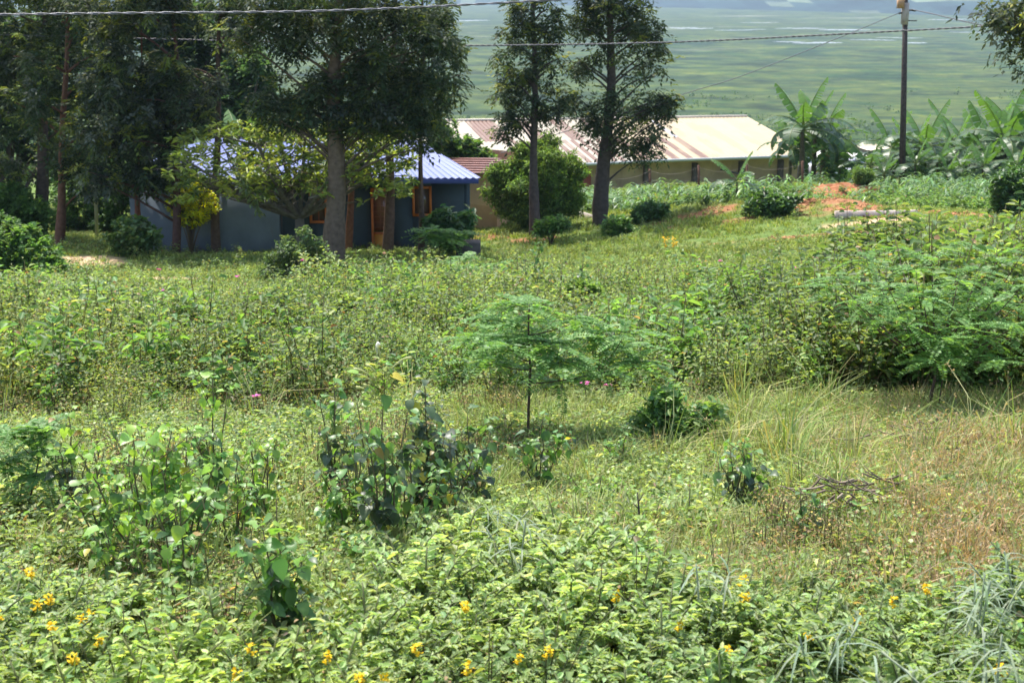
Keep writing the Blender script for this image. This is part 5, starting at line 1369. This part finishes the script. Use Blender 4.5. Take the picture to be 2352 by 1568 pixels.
b_ = [
 ('tall weed with pale lime top leaves standing leftmost of the big leaved plants', 175, 1190, 950, 45, 3, .105, YG, DG, 13),
 ('big leaved weed with a lime crown, second from the left', 330, 1330, 965, 85, 4, .11, YG, MG, 17),
 ('bushy big leaved weed with dense dark green lower leaves left of centre', 425, 1320, 1010, 80, 5, .10, YG, MG, 18),
 ('tallest narrow weed on the left, its pointed lime top reaching the thicket', 498, 1190, 872, 40, 3, .095, YG, MG, 19),
 ('yellow green weed standing alone right of the tall pointed weed', 592, 1230, 990, 55, 4, .085, YG, MG, 14),
 ('low spreading weed of pale leaves under the bushy left plants', 285, 1380, 1175, 70, 5, .095, YG, MG, 11),
 ('low lime leaved weed between the bushy plant and the big drooping weed', 420, 1400, 1130, 70, 5, .095, YG, MG, 12),
 ('large nearest weed with big drooping green leaves on a dark stem', 645, 1505, 1165, 62, 4, .125, YG[2:] + MG[:1], MG + DG[:1], 16),
 ('short weed with blue green leaves just left of the dark leaved clump', 785, 1262, 1112, 48, 4, .10, YG[2:] + MG[:1], MG, 11),
 ('dark leaved weed column at the left of the central clump', 772, 1170, 882, 38, 3, .105, MG, DG, 17),
 ('central tall weed carrying drooping cream flower tubes', 888, 1300, 850, 60, 4, .11, YG[2:] + MG, DG + MG[:1], 17),
 ('slate dark leaved weed column right of the cream flowered weed', 985, 1225, 868, 36, 4, .125, DG, DG, 22),
 ('weed with hanging dark round leaves at the right of the central clump', 1082, 1180, 952, 45, 4, .12, MG, DG, 13),
 ('weed with a few hanging round leaves below the feathery sapling', 1242, 1145, 950, 52, 4, .10, YG[2:] + MG, MG + DG[:1], 13),
 ('small weed with three dark hanging leaves in the dry clearing', 1695, 1190, 1005, 42, 4, .105, YG[2:] + MG[:1], DG, 11),
 ('small leafy weed left of the green bush in the middle', 1418, 1090, 985, 38, 3, .075, YG[2:] + MG, MG, 11),
 ('pale low weed with small lime leaves in the middle of the clearing', 1378, 1185, 1095, 60, 4, .06, YG, YG, 9),
 ('dark low weed at the feet of the central clump', 840, 1330, 1235, 45, 4, .08, MG, MG, 9),
 ('lime leafed plant tip rising from below the lower frame edge', 440, 1640, 1535, 70, 4, .11, YG, YG, 8),
 ('narrow dark weed spike above the feathery sapling', 1237, 765, 560, 16, 2, .11, MG, MG + DG, 19),
 ('twisted dark weed at the far side of the thicket right of the dark spike', 1335, 800, 585, 20, 2, .12, MG, MG + DG, 14),
 ('bushy green weed filling the gap in the left group behind the lowest lime plants', 370, 1265, 1035, 80, 5, .09, YG, MG, 15),
 ('leafy green weed between the leftmost two big leaved plants', 245, 1300, 1040, 60, 4, .09, YG, MG, 14),
 ('mid green weed right of the tall pointed weed on the left', 545, 1290, 1050, 60, 4, .09, YG, MG, 14),
 ('green weed joining the dark columns of the central clump at mid height', 935, 1270, 985, 70, 5, .09, YG[2:] + MG, MG, 16),
 ('green weed at the left foot of the central clump', 815, 1250, 985, 50, 4, .09, YG[2:] + MG, MG, 13),
 ('leafy weed between the central clump and the hanging dark leaved one', 1035, 1235, 1010, 45, 4, .09, MG, MG + DG[:1], 13),
 ('small dark weed standing on the open dry clearing ground', 1838, 1260, 1140, 26, 2, .09, MG, MG, 8),
]
for k, (lab, px, br_, tr_, hw, ns, L, tp_, lw_, nl) in enumerate(b_):
    yy = {19: 23.5, 20: 22.0, 18: 5.3}.get(k)
    root, o, s = broad(lab, px, br_, tr_, hw, ns, L, tp_, lw_, nl, seed=100 + k, y=yy)
    if k == 10:      # cream flower tubes and young tops
        fl = MB(); 
        for (u, v, du) in [(865, 800, .0), (812, 848, -.07), (822, 862, -.06), (835, 885, -.05), (842, 840, -.04), (905, 850, .05), (925, 832, .06), (945, 822, .07), (880, 880, .02), (858, 868, -.03), (930, 860, .05), (818, 890, -.05), (896, 872, .03)]:
            e = at(u, v, o[1]); st_ = at(880 + (u - 880) * .35, v + 22, o[1]); mid = (e + st_) / 2 + [0, 0, .035]
            B = bez(st_, mid, e, 6); q = MB(); q.tube(B - o, [.004, .0045, .005, .006, .008, .011], 6, (.52, .55, .26)); q.build('flower', M_PETAL, root)
        fo = MB(); n = 90; c = at(885, 872, o[1]) - o
        P = c + RNG.normal(0, 1, (n, 3)) * [.09, .07, .05]; oval(fo, P, rdir(n, -.3, .9), upn(n, .4), .05, .018, cj([(.26, .34, .10), (.30, .36, .13)], n)); fo.build('young_leaves', M_LEAF, root)
        q = MB(); e = at(866, 793, o[1]) - o; q.tube([e - [0, 0, .05], e, e + [.012, 0, .012]], [.004, .009, .014], 6, (.8, .8, .78)); q.build('flower', M_PETAL, root)

o = gr(1540, 1040)
bush('green_bush', 'compact green small leaved bush in the middle of the clearing right of the feathery sapling', 'bush', o,
     pl(o, (1520, 960, 52, 42), (1560, 980, 60, 32), (1490, 985, 40, 30), (1530, 925, 34, 22), (1625, 950, 34, 18), (1540, 1010, 60, 20)), [rosette(9, .06, .035, [(.17, .31, .09), (.21, .35, .10), (.12, .22, .07)]) for _ in range(5)], 560, 1.0, (.12, .09, .06), 16, M_GLOSSY, .006, 77)

# ---- taller ragged shrubs standing out of the thicket
RG = [[rosette(9, .085, .045, c, -.6, .9, .05) for _ in range(4)] for c in ([(.13, .23, .07), (.17, .28, .09), (.09, .16, .05)], [(.09, .17, .05), (.12, .20, .07), (.06, .11, .04)], [(.18, .26, .08), (.22, .30, .10), (.12, .18, .06)])]
for k, (px, y, tr, hw, c, lab) in enumerate([
    (1690, 17.0, 735, 55, 1, 'ragged dark shrub at the left end of the shady thicket'), (1790, 15.6, 765, 60, 1, 'dark shrub with glossy specks in the middle of the shady thicket'), (1880, 17.5, 690, 60, 0, 'tall leafy shrub left of the large feathery shrub'),
    (1960, 15.0, 770, 60, 1, 'dark shrub at the foot of the large feathery shrub, left side'), (1600, 19.5, 690, 40, 2, 'pale olive shrub standing above the weeds left of the shady thicket'), (1480, 16.0, 790, 45, 2, 'loose olive shrub beside the right fronds of the central sapling'),
    (1110, 18.5, 700, 45, 0, 'leafy green shrub behind the left fronds of the central sapling'), (950, 20.0, 660, 50, 0, 'green shrub in the thicket straight below the orange door'), (800, 19.0, 690, 45, 2, 'olive shrub in the thicket below the thickest trunk'),
    (620, 21.0, 665, 45, 2, 'olive shrub in the thicket below the pale flowering shrub'), (210, 22.0, 655, 60, 0, 'green shrub at the far left of the thicket under the sandy yard'), (90, 18.0, 720, 50, 2, 'olive shrub in the thicket near the left edge'),
    (2080, 15.5, 720, 55, 0, 'leafy shrub wrapped into the feathery shrub at its left middle'), (2260, 14.5, 760, 65, 1, 'dark shrub under the feathery shrub near the right edge'), (1340, 21.5, 640, 35, 0, 'green shrub next to the twisted dark weed'), (690, 15.5, 800, 40, 2, 'olive shrub in the near part of the thicket left of the cream flowered weed')]):
    o = gp(px, y); s_ = scale_at(o); top_ = at(px, tr, y)[2] - o[2]; W_ = hw / s_; r_ = np.random.default_rng(400 + k)
    lobes = [(r_.normal(0, .5) * W_, r_.normal(0, .4) * W_, top_ * r_.uniform(.35, .82), W_ * r_.uniform(.35, .7), W_ * r_.uniform(.35, .7), top_ * r_.uniform(.14, .26)) for _ in range(9)] + [(0, 0, top_ * .8, W_ * .3, W_ * .3, top_ * .18)]
    bush('ragged_shrub', lab, 'shrub', o, lobes, RG[c], int(330 * (W_ / .3)), 1.0, (.12, .09, .06), 14, M_LEAF, .008, 400 + k, group='shrubs standing out of the thicket', shell=.3)

# ---- feathery saplings with paired leaflets
FE = [(.13, .27, .07), (.16, .31, .08), (.19, .34, .10), (.12, .24, .07)]
def feathery(label, o, trunk, arms, seed=1, L=.30, ll=.052, per=7, name='feathery_sapling', npair=15, cols=FE, stemr=.013, stemc=(.09, .06, .045)):
    """trunk/arms: polylines in world coordinates; fronds whirl out around every arm tip"""
    r = np.random.default_rng(seed); root = empty(name, o); tag(root, label, 'sapling')
    st = MB(); fo = MB()
    trunk = np.array(trunk); st.tube(trunk, np.linspace(stemr, stemr * .45, len(trunk)), 6, stemc)
    for a in arms:
        a = np.array(a); st.tube(bez(a[0], (a[0] + a[-1]) / 2 + [0, 0, -.04], a[-1], 6), np.linspace(stemr * .5, .003, 6), 5, stemc)
    tips = [(trunk[k], .0) for k in range(len(trunk) // 2, len(trunk))] + [(a[f], .0) for a in [np.array(a) for a in arms] for f in ((-1, -1) if len(a) < 3 else (-1, -2))]
    for t, _ in tips:
        for k in range(per):
            az = 2 * pi * k / per + r.normal(0, .3); el = r.uniform(-.25, .45)
            D = np.array([cos(az) * cos(el) * 1.15, sin(az) * cos(el), sin(el)])
            pinnate(fo, t + r.normal(0, .02, 3), D, np.array([r.normal(0, .15), r.normal(0, .15), 1.]), L * r.uniform(.65, 1.15), npair, ll, ll * .42, cols, r.uniform(.1, .45))
    st.build('stem', M_TWIG, root, origin=o); fo.build('fronds', M_LEAF, root, origin=o)

o = gr(1213, 1030); y = o[1]
feathery('feathery leaved sapling with layered fronds in the centre of the view', o, [o, at(1214, 940, y), at(1218, 850, y), at(1214, 780, y), at(1214, 735, y), at(1216, 700, y)],
         [[at(1216, 880, y), at(1290, 875, y + .1), at(1375, 855, y + .1)], [at(1375, 855, y + .1), at(1430, 800, y + .1), at(1440, 760, y)], [at(1214, 760, y), at(1150, 745, y + .3)],
          [at(1214, 770, y), at(1330, 735, y + .2)], [at(1375, 855, y + .1), at(1460, 835, y - .1)], [at(1214, 790, y), at(1110, 770, y - .1)], [at(1214, 770, y), at(1270, 790, y - .2)],
          [at(1214, 740, y), at(1180, 700, y + .4)], [at(1214, 850, y), at(1130, 830, y + .2)], [at(1214, 840, y), at(1290, 830, y - .2)], [at(1214, 830, y), at(1170, 800, y - .3)], [at(1375, 855, y + .1), at(1380, 775, y + .3)]], seed=201, L=.39, per=8, ll=.062)
o = gr(60, 1180); y = o[1]
feathery('small feathery leaved sapling cut off by the left edge', o, [o, at(80, 1100, y), at(92, 1040, y), at(70, 990, y)],
         [[at(92, 1060, y), at(30, 1000, y)], [at(92, 1060, y), at(95, 985, y)], [at(85, 1090, y), at(10, 1060, y)], [at(85, 1100, y), at(100, 1090, y - .1)]], seed=202, L=.22, per=7, stemr=.007)
o = gr(2130, 965); y = o[1]
arms = []
for (u, v, dy) in [(1920, 640, .6), (1990, 600, .9), (2060, 570, 1.1), (2140, 590, .8), (2210, 560, 1.2), (2290, 600, .9), (2350, 580, 1.0), (1960, 690, .1), (2040, 660, 0), (2120, 680, -.2), (2200, 650, .2), (2280, 690, 0), (2345, 660, -.1), (2400, 640, .5), (2170, 780, -.5), (2240, 760, -.4), (2330, 750, -.5), (2150, 830, -.6), (2300, 830, -.6), (2080, 740, -.3), (2430, 720, 0), (1900, 660, .8), (2100, 620, .5), (2250, 620, .4)]:
    b0 = at(2150 + (u - 2150) * .35, 800 + (v - 700) * .2, y + dy * .3); arms.append([b0, (b0 + at(u, v, y + dy)) / 2 + [0, 0, .03], at(u, v, y + dy)])
feathery('large feathery leaved shrub spreading over the thicket at the right edge', o, [o, at(2140, 900, y), at(2155, 840, y), at(2150, 790, y)], arms, seed=203, L=.36, per=8, name='feathery_shrub', stemr=.02)
o = gr(2140, 905); y = 12.6; o = gp(2150, y)
feathery('single feathery spray with pale fronds hanging at the near side of the large right shrub', o, [o, at(2165, 870, y), at(2158, 830, y), at(2150, 808, y)], [[at(2155, 830, y), at(2185, 800, y)]], seed=204, L=.24, per=6, stemr=.006)
o = gp(1010, 40.0); y = 40.0
feathery('bright green feathery plant before the dark bush by the blue house', o, [o, at(1010, 565, y), at(1012, 540, y)],
         [[at(1010, 565, y), at(985, 540, y)], [at(1010, 560, y), at(1050, 535, y)], [at(1010, 565, y), at(1035, 550, y - .3)], [at(1010, 560, y), at(1000, 530, y)]], seed=205, L=.75, ll=.17, per=7, npair=9, name='feathery_plant')
# feathery growth in the far part of the thicket
for k, (u, v, yy, lab) in enumerate([(1080, 610, 27, 'row of feathery green plants in front of the blue house corner'), (1160, 625, 26, 'feathery green plant left of the narrow dark weed spike'), (990, 640, 26.5, 'feathery green plant at the far edge of the thicket below the doorway')]):
    o = gp(u, yy); feathery(lab, o, [o, at(u, v + 30, yy), at(u, v, yy)], [[at(u, v + 20, yy), at(u + d, v + e, yy + f)] for d, e, f in ((-45, 5, 0), (45, 0, .3), (-20, -15, .4), (25, 12, -.3), (0, 18, -.5))], seed=210 + k, L=.45, ll=.10, per=7, npair=10)

# ---- silvery narrow leaved plants
SIL = [(.26, .33, .23), (.32, .38, .28), (.21, .29, .18)]
def silver(label, o, h, L, n, seed, nst=3, group='silvery narrow leaved plants', W=.0095, spread=.5):
    r = np.random.default_rng(seed); root = empty('silvery_herb', o); tag(root, label, 'plant', group); st = MB(); fo = MB()
    for k in range(nst):
        e = np.array([r.normal(0, .3) * h * spread * 2, r.normal(0, .3) * h * spread, h * r.uniform(.75, 1.0)]); B = bez(np.array([0, 0, -.03]), e * [.4, .4, .6], e, 7)
        st.tube(B, np.linspace(.007, .004, 7), 5, (.32, .36, .24))
        n_ = int(n * 1.25); t = r.uniform(.35, 1, n); i = np.minimum((t * 6).astype(int), 5); P = B[i] + (B[i + 1] - B[i]) * (t * 6 - i)[:, None]
        az = r.uniform(0, 2 * pi, n); el = r.uniform(.1, .9, n); D = np.stack([np.cos(az) * np.cos(el), np.sin(az) * np.cos(el), np.sin(el)], 1)
        ribbon(fo, P, D, np.stack([-np.cos(az) * np.sin(el), -np.sin(az) * np.sin(el), np.cos(el)], 1), L * r.uniform(.6, 1.2, n), W, cj(SIL, n, .12, .04), [0, .25, .5, .75, 1], [.3, .5, .5, .4, 0], r.uniform(.5, 1.1, n), .3)
    st.build('stems', M_TWIG, root); fo.build('leaves', M_LEAF, root)
for k, (px, yy, h, L, n, nst, lab) in enumerate([
    (2080, 4.5, .52, .20, 16, 4, 'nearest silvery plant with long arched leaves at the lower right'), (2270, 4.8, .56, .18, 18, 4, 'large silvery plant in the lower right corner'),
    (2230, 5.6, .58, .16, 18, 5, 'silvery plant rising behind the corner plant at the right edge'), (2340, 6.2, .56, .15, 16, 4, 'silvery plant touching the right edge below the rusty grass'),
    (1190, 6.6, .50, .17, 20, 3, 'pale silvery stems with arched leaves at the bottom centre'), (1130, 7.4, .42, .17, 18, 3, 'silvery plant left of the pale centre stems'),
    (1470, 7.0, .38, .16, 16, 3, 'low silvery plant at the foot of the bare dark stem'), (1610, 5.9, .48, .16, 16, 2, 'slim silvery plant right of centre in the foreground herbs'),
    (1870, 5.2, .45, .20, 16, 3, 'silvery plant left of the nearest arched one')]):
    silver(lab, gp(px, yy), h, L, n, 300 + k, nst)

# ---- yellow flowering herbs
P_yf = [proto_rattle(.5, 1.1) for _ in range(3)]
yf_src = None
def yellow(px, row, lab, big=1.0):
    global yf_src
    o = gr(px, row + (150 if row > 1250 else 70)); tip = at(px, row, o[1]); h = tip[2] - o[2]
    if yf_src is None:
        root = empty('yellow_flower_herb', o)
        q = MB(); q.add(*P_yf[0]); q.build('foliage', M_LEAF, root)
        q = MB(); q.tube([(0, 0, 0), (.01, 0, .25), (0, 0, .50)], [.005, .004, .003], 5, (.2, .28, .1)); q.build('stem', M_TWIG, root)
        q = MB(); n = 26; tt = np.linspace(0, 1, n); P = np.stack([RNG.normal(0, .012, n), RNG.normal(0, .012, n), .46 + .085 * tt], 1)
        oval(q, P, rdir(n, -.3, .9), upn(n, .8), RNG.uniform(.022, .034, n), .024, cj([(.74, .55, .02), (.80, .62, .03), (.70, .46, .01)], n, .08), .3); q.build('flower_spike', M_PETAL, root)
        yf_src = root
    else:
        root = yf_src.copy(); C.objects.link(root)
        for ch in yf_src.children:
            c = ch.copy(); C.objects.link(c); c.parent = root
    root.location = o.tolist(); s = h / .52; root.scale = (max(s, .6) * big ** .5, max(s, .6) * big ** .5, s); root.rotation_euler = (0, 0, RNG.uniform(0, 6))
    tag(root, lab, 'flowering plant', 'yellow flowering herbs')
for px, row, lab, big in [
    (85, 1312, 'yellow flower spike highest at the left edge, below the brown dry patch', 1.2), (128, 1372, 'yellow flower spike of the close pair at lower left', 1.1), (98, 1385, 'paler left spike of the close pair at lower left', 1.0),
    (10, 1410, 'pale yellow spike on the left frame edge', 1.0), (135, 1437, 'broad yellow spike below the close pair at lower left', 1.2), (218, 1410, 'yellow spike right of the broad one at lower left', 1.0),
    (198, 1420, 'faded yellow spike beside another at lower left', .9), (238, 1465, 'small bright yellow spike left of the sloping bank', 1.0), (183, 1508, 'large yellow spike near the bottom left corner', 1.4),
    (548, 1545, 'yellow spike near the bottom edge left of the big drooping weed', 1.1), (582, 1487, 'small yellow spike under the big drooping weed', .9), (756, 1505, 'small yellow spike right of the dark stem', .8),
    (835, 1556, 'orange yellow spike on the bottom edge left of centre', 1.2), (958, 1487, 'bright yellow spike right of the brown gap', 1.2), (890, 1555, 'small yellow spike on the bottom edge left of centre', .9),
    (1072, 1390, 'yellow spike at centre just below the pale silvery stems', 1.1), (1075, 1530, 'tall pale yellow spike at the bottom centre', 1.2), (1258, 1492, 'twin yellow spike right of bottom centre', 1.0),
    (1190, 1505, 'fading cream yellow spike at the bottom centre', .9), (1405, 1215, 'tiny yellow spike in the dry clearing', .6), (1412, 1365, 'yellow spike left of the slim silvery plant', .9),
    (1555, 1430, 'small yellow spike right of the slim silvery plant', .8), (1660, 1492, 'largest yellow spike in the lower right half', 1.6), (1705, 1370, 'wide pale yellow spike above the largest one', 1.4),
    (1700, 1330, 'yellow spike topmost in the right foreground', 1.0), (1850, 1455, 'faded yellow spike left of the nearest silvery plant', .9), (1962, 1418, 'yellow spike rising over the nearest silvery plant', 1.2),
    (2040, 1378, 'small yellow spike at the edge of the rusty grass', .8), (2118, 1350, 'small yellow spike left of the right edge plants', .8), (2285, 1535, 'bright yellow spike in the bottom right corner', 1.4),
    (612, 1190, 'orange yellow blossom beside the big drooping weed top', .7), (818, 1065, 'yellow blossom between the dark leaved columns', .7), (892, 1140, 'yellow blossom at the foot of the cream flowered weed', .9),
    (1540, 578, 'yellow blossom pair standing in the bright lawn below the shed', 1.0)]:
    if row == 578:
        o = gp(px, 36.0); root = empty('yellow_flower_herb', o); tag(root, lab, 'flowering plant', 'yellow flowering herbs')
        q = MB(); n = 60; P = np.stack([RNG.normal(0, .14, n), RNG.normal(0, .1, n), RNG.uniform(0, .42, n)], 1); oval(q, P, rdir(n), upn(n), .11, .045, cj(BRIGHT, n)); q.build('foliage', M_LEAF, root)
        for dx in (-.13, .10):
            q = MB(); n = 22; oval(q, np.stack([dx + RNG.normal(0, .03, n), RNG.normal(0, .03, n), RNG.uniform(.35, .62, n)], 1), rdir(n), upn(n), .07, .05, cj((.8, .47, .01), n, .08)); q.build('flower_spike', M_PETAL, root)
    else: yellow(px, row, lab, big)

# ---- pink wildflowers standing in the thicket
pk = None
PINK = [(375, 690, 'left of the yellow shrub line'), (885, 590, ''), (2000, 603, ''), (1480, 664, ''), (1398, 682, ''), (1822, 618, ''), (1652, 604, ''), (1540, 672, ''), (302, 742, ''), (467, 705, ''), (548, 640, ''), (1505, 868, ''), (1343, 940, ''), (1395, 945, ''),
        (1018, 860, ''), (700, 605, ''), (640, 715, ''), (780, 700, ''), (905, 660, ''), (1060, 730, ''), (1145, 640, ''), (1870, 596, ''), (1760, 640, ''), (1530, 850, ''), (1575, 705, ''), (1240, 800, ''), (2280, 640, ''), (380, 672, ''), (530, 735, ''), (590, 975, ''), (1640, 700, ''), (120, 740, ''), (370, 625, '')]
PLAB = ['left of the pale flowering shrub, upper one of two', 'standing alone under the orange door', 'high over the feathery shrub top', 'brightest one in the middle of the view', 'just left of the brightest middle one',
        'left of the feathery shrub near the lawn', 'on the lawn edge under the grassy mound', 'right of the brightest middle one', 'lone at far left, low in the weeds', 'low, between the two left ones', 'under the yellow leaved shrub',
        'touching the right arm of the central sapling', 'lower left of the pair under the central sapling arm', 'lower right of the pair under the central sapling arm', 'beside the cream flowered weed', 'in the pale flowering shrub',
        'under the pale flowering shrub, left one', 'right of the thickest trunk, lower one', 'right of the thickest trunk, upper one', 'above the central sapling, left side', 'above the central sapling, right side', 'highest at the feathery shrub left tip',
        'halfway between the lawn and the shady thicket', 'at the right tip of the central sapling', 'below the brightest middle one', 'between the fronds of the central sapling', 'on top of the large feathery shrub', 'left of the pale flowering shrub, lower one of two',
        'in the weeds far below the pale shrub', 'nearest one, above the left big leaved plants', 'at the top of the shady thicket', 'farthest left one', 'on the earth path below the wing wall']
for (u, v, _), plab in zip(PINK, PLAB):
    yy = np.interp(v, [590, 640, 700, 780, 870, 980], [29, 25.5, 21, 17, 14.2, 12.2]); o = gp(u, yy); h = at(u, v, yy)[2] - o[2]
    if pk is None:
        pk = root = empty('pink_wildflower', o)
        q = MB(); q.tube([(0, 0, 0), (.02, 0, .5), (0, 0, 1.)], [.007, .006, .004], 5, (.14, .16, .07)); q.build('stem', M_TWIG, root)
        q = MB(); n = 46; P = np.stack([RNG.normal(0, .05, n), RNG.normal(0, .05, n), RNG.uniform(.1, .97, n)], 1); oval(q, P, rdir(n), upn(n), .065, .035, cj(OLIVE, n)); q.build('leaves', M_LEAF, root)
        q = MB(); n = 12; D = rdir(n, .0, .8); oval(q, np.tile([0, 0, 1.], (n, 1)), D, upn(n, .4), .058, .05, cj((.62, .16, .42), n, .08), .0); q.build('blossom', M_PETAL, root)
    else:
        root = pk.copy(); C.objects.link(root)
        for ch in pk.children:
            c = ch.copy(); C.objects.link(c); c.parent = root
    root.location = o.tolist(); root.scale = (1.0, 1.0, max(h * 1.08, .3)); root.rotation_euler = (0, 0, RNG.uniform(0, 6))
    tag(root, 'pink wildflower ' + plab, 'wildflower', 'pink wildflowers in the weed thicket')

# ---- dead branches on the clearing, bare stems
def dead(label, px, row, wpx, hpx, n, seed, name='dead_branch'):
    r = np.random.default_rng(seed); o = gr(px, row); s = scale_at(o); mb = MB()
    W = wpx / s * 1.2; Hh = hpx / s * 1.25
    for k in range(n):
        a = r.uniform(-.6, .6) + (pi if r.random() < .5 else 0); L = r.uniform(.12, .34); st = np.array([r.uniform(-W, W), r.uniform(-W, W) * .5, r.uniform(min(.15, Hh * .5), Hh)])
        e = st + np.array([cos(a) * L, sin(a) * L * .8, r.uniform(-.05, .10)]); m = (st + e) / 2 + [0, 0, -.05 - .04 * r.random()]
        B = bez(st, m, e, 6); mb.tube(B, np.linspace(.008, .003, 6), 5, np.array([(.20, .155, .11), (.28, .23, .17), (.13, .10, .07)][r.integers(3)]))
        if r.random() < .6:
            b2 = B[3]; mb.tube([b2, b2 + [cos(a + .7) * L * .4, sin(a + .7) * L * .4, .05]], [.005, .002], 4, (.1, .08, .075))
    # main limbs down to the ground
    for k in range(4):
        mb.tube(bez(np.array([r.uniform(-W, W) * .3, 0, -.03]), np.array([0, 0, Hh * .5]), np.array([r.uniform(-W, W), r.uniform(-.2, .2), Hh * r.uniform(.5, 1)]), 7), np.linspace(.014, .005, 7), 5, (.12, .095, .085))
    tag(mb.build(name, M_TWIG, origin=(0, 0, 0)), label, 'dead branch').location = o.tolist()
dead('tangle of dry dark twigs lying in grass below the large feathery shrub', 2130, 1060, 125, 60, 26, 1)
dead('dead branch with curved grey twigs beside the rusty grass', 1975, 1195, 85, 75, 26, 2)
dead('small dead branch on the open soil left of the rusty grass', 1850, 1330, 60, 30, 8, 3)
o = gr(1472, 1310); mb = MB(); y = o[1]; mb.tube([o, at(1470, 1240, y), at(1468, 1180, y), at(1464, 1130, y)], [.009, .008, .006, .003], 6, (.07, .055, .045))
for v, d in ((1170, -14), (1190, 12), (1150, 10)): mb.tube([at(1468, v, y), at(1468 + d, v - 16, y)], [.004, .002], 4, (.08, .06, .05))
tag(mb.build('bare_stem', M_TWIG, origin=o), 'single upright bare dark stem in the clearing right of centre', 'bare stem')
o = gr(1584, 1240); y = o[1]; mb = MB(); mb.tube([o, at(1583, 1180, y), at(1585, 1090, y)], [.007, .005, .002], 5, (.16, .15, .08)); tag(mb.build('bare_stem', M_TWIG, origin=o), 'thin greenish bare stem a little right of the dark one', 'bare stem')

# ---- fence of rough posts with a sagging wire before the shed
def fence():
    pxs = [(1385, 452, 60), (1492, 452, 60), (1604, 448, 59), (1715, 440, 58.5), (1842, 432, 58)]
    o = gp(1600, 59); root = empty('wire_fence', o); tag(root, 'rough wooden post and wire fence in front of the shed wall', 'fence'); tops = []
    for (u, v, y) in pxs:
        b = gp(u, y); t = at(u, v - 42, y); t[2] = max(t[2], b[2] + 1.1); q = MB(); q.tube([b - [0, 0, .2], (b + t) / 2 + [.02, 0, 0], t], [.055, .05, .045], 6, (.16, .085, .06)); q.build('post', M_BARK, root, origin=o); tops.append(t)
    for dz in (-.08, -.45):
        q = MB()
        for a, b in zip(tops[:-1], tops[1:]):
            q.tube(bez(a + [0, 0, dz], (a + b) / 2 + [0, 0, dz - .45], b + [0, 0, dz], 9), .004, 4, (.20, .15, .13))
        q.build('wire', M_CABLE, root, origin=o)
fence()
# ------------------------------------------------------------------ haze: even air round the whole scene
def build_haze():
    hb = MB()
    x0, x1, y0, y1, z0, z1 = -22000, 22000, -75, 13500, -68, 420
    hb.box(((x0 + x1) / 2, (y0 + y1) / 2, (z0 + z1) / 2), (x1 - x0, y1 - y0, z1 - z0))
    m = bpy.data.materials.new('haze'); m.use_nodes = True
    t = m.node_tree
    t.nodes.remove(t.nodes['Principled BSDF'])
    v = t.nodes.new('ShaderNodeVolumePrincipled')
    v.inputs['Color'].default_value = (.60, .78, 1.0, 1)
    v.inputs['Density'].default_value = HAZE
    t.links.new(v.outputs[0], t.nodes['Material Output'].inputs['Volume'])
    tag(hb.build('haze', m), kind='stuff')
HAZE = 0.00014
build_haze()
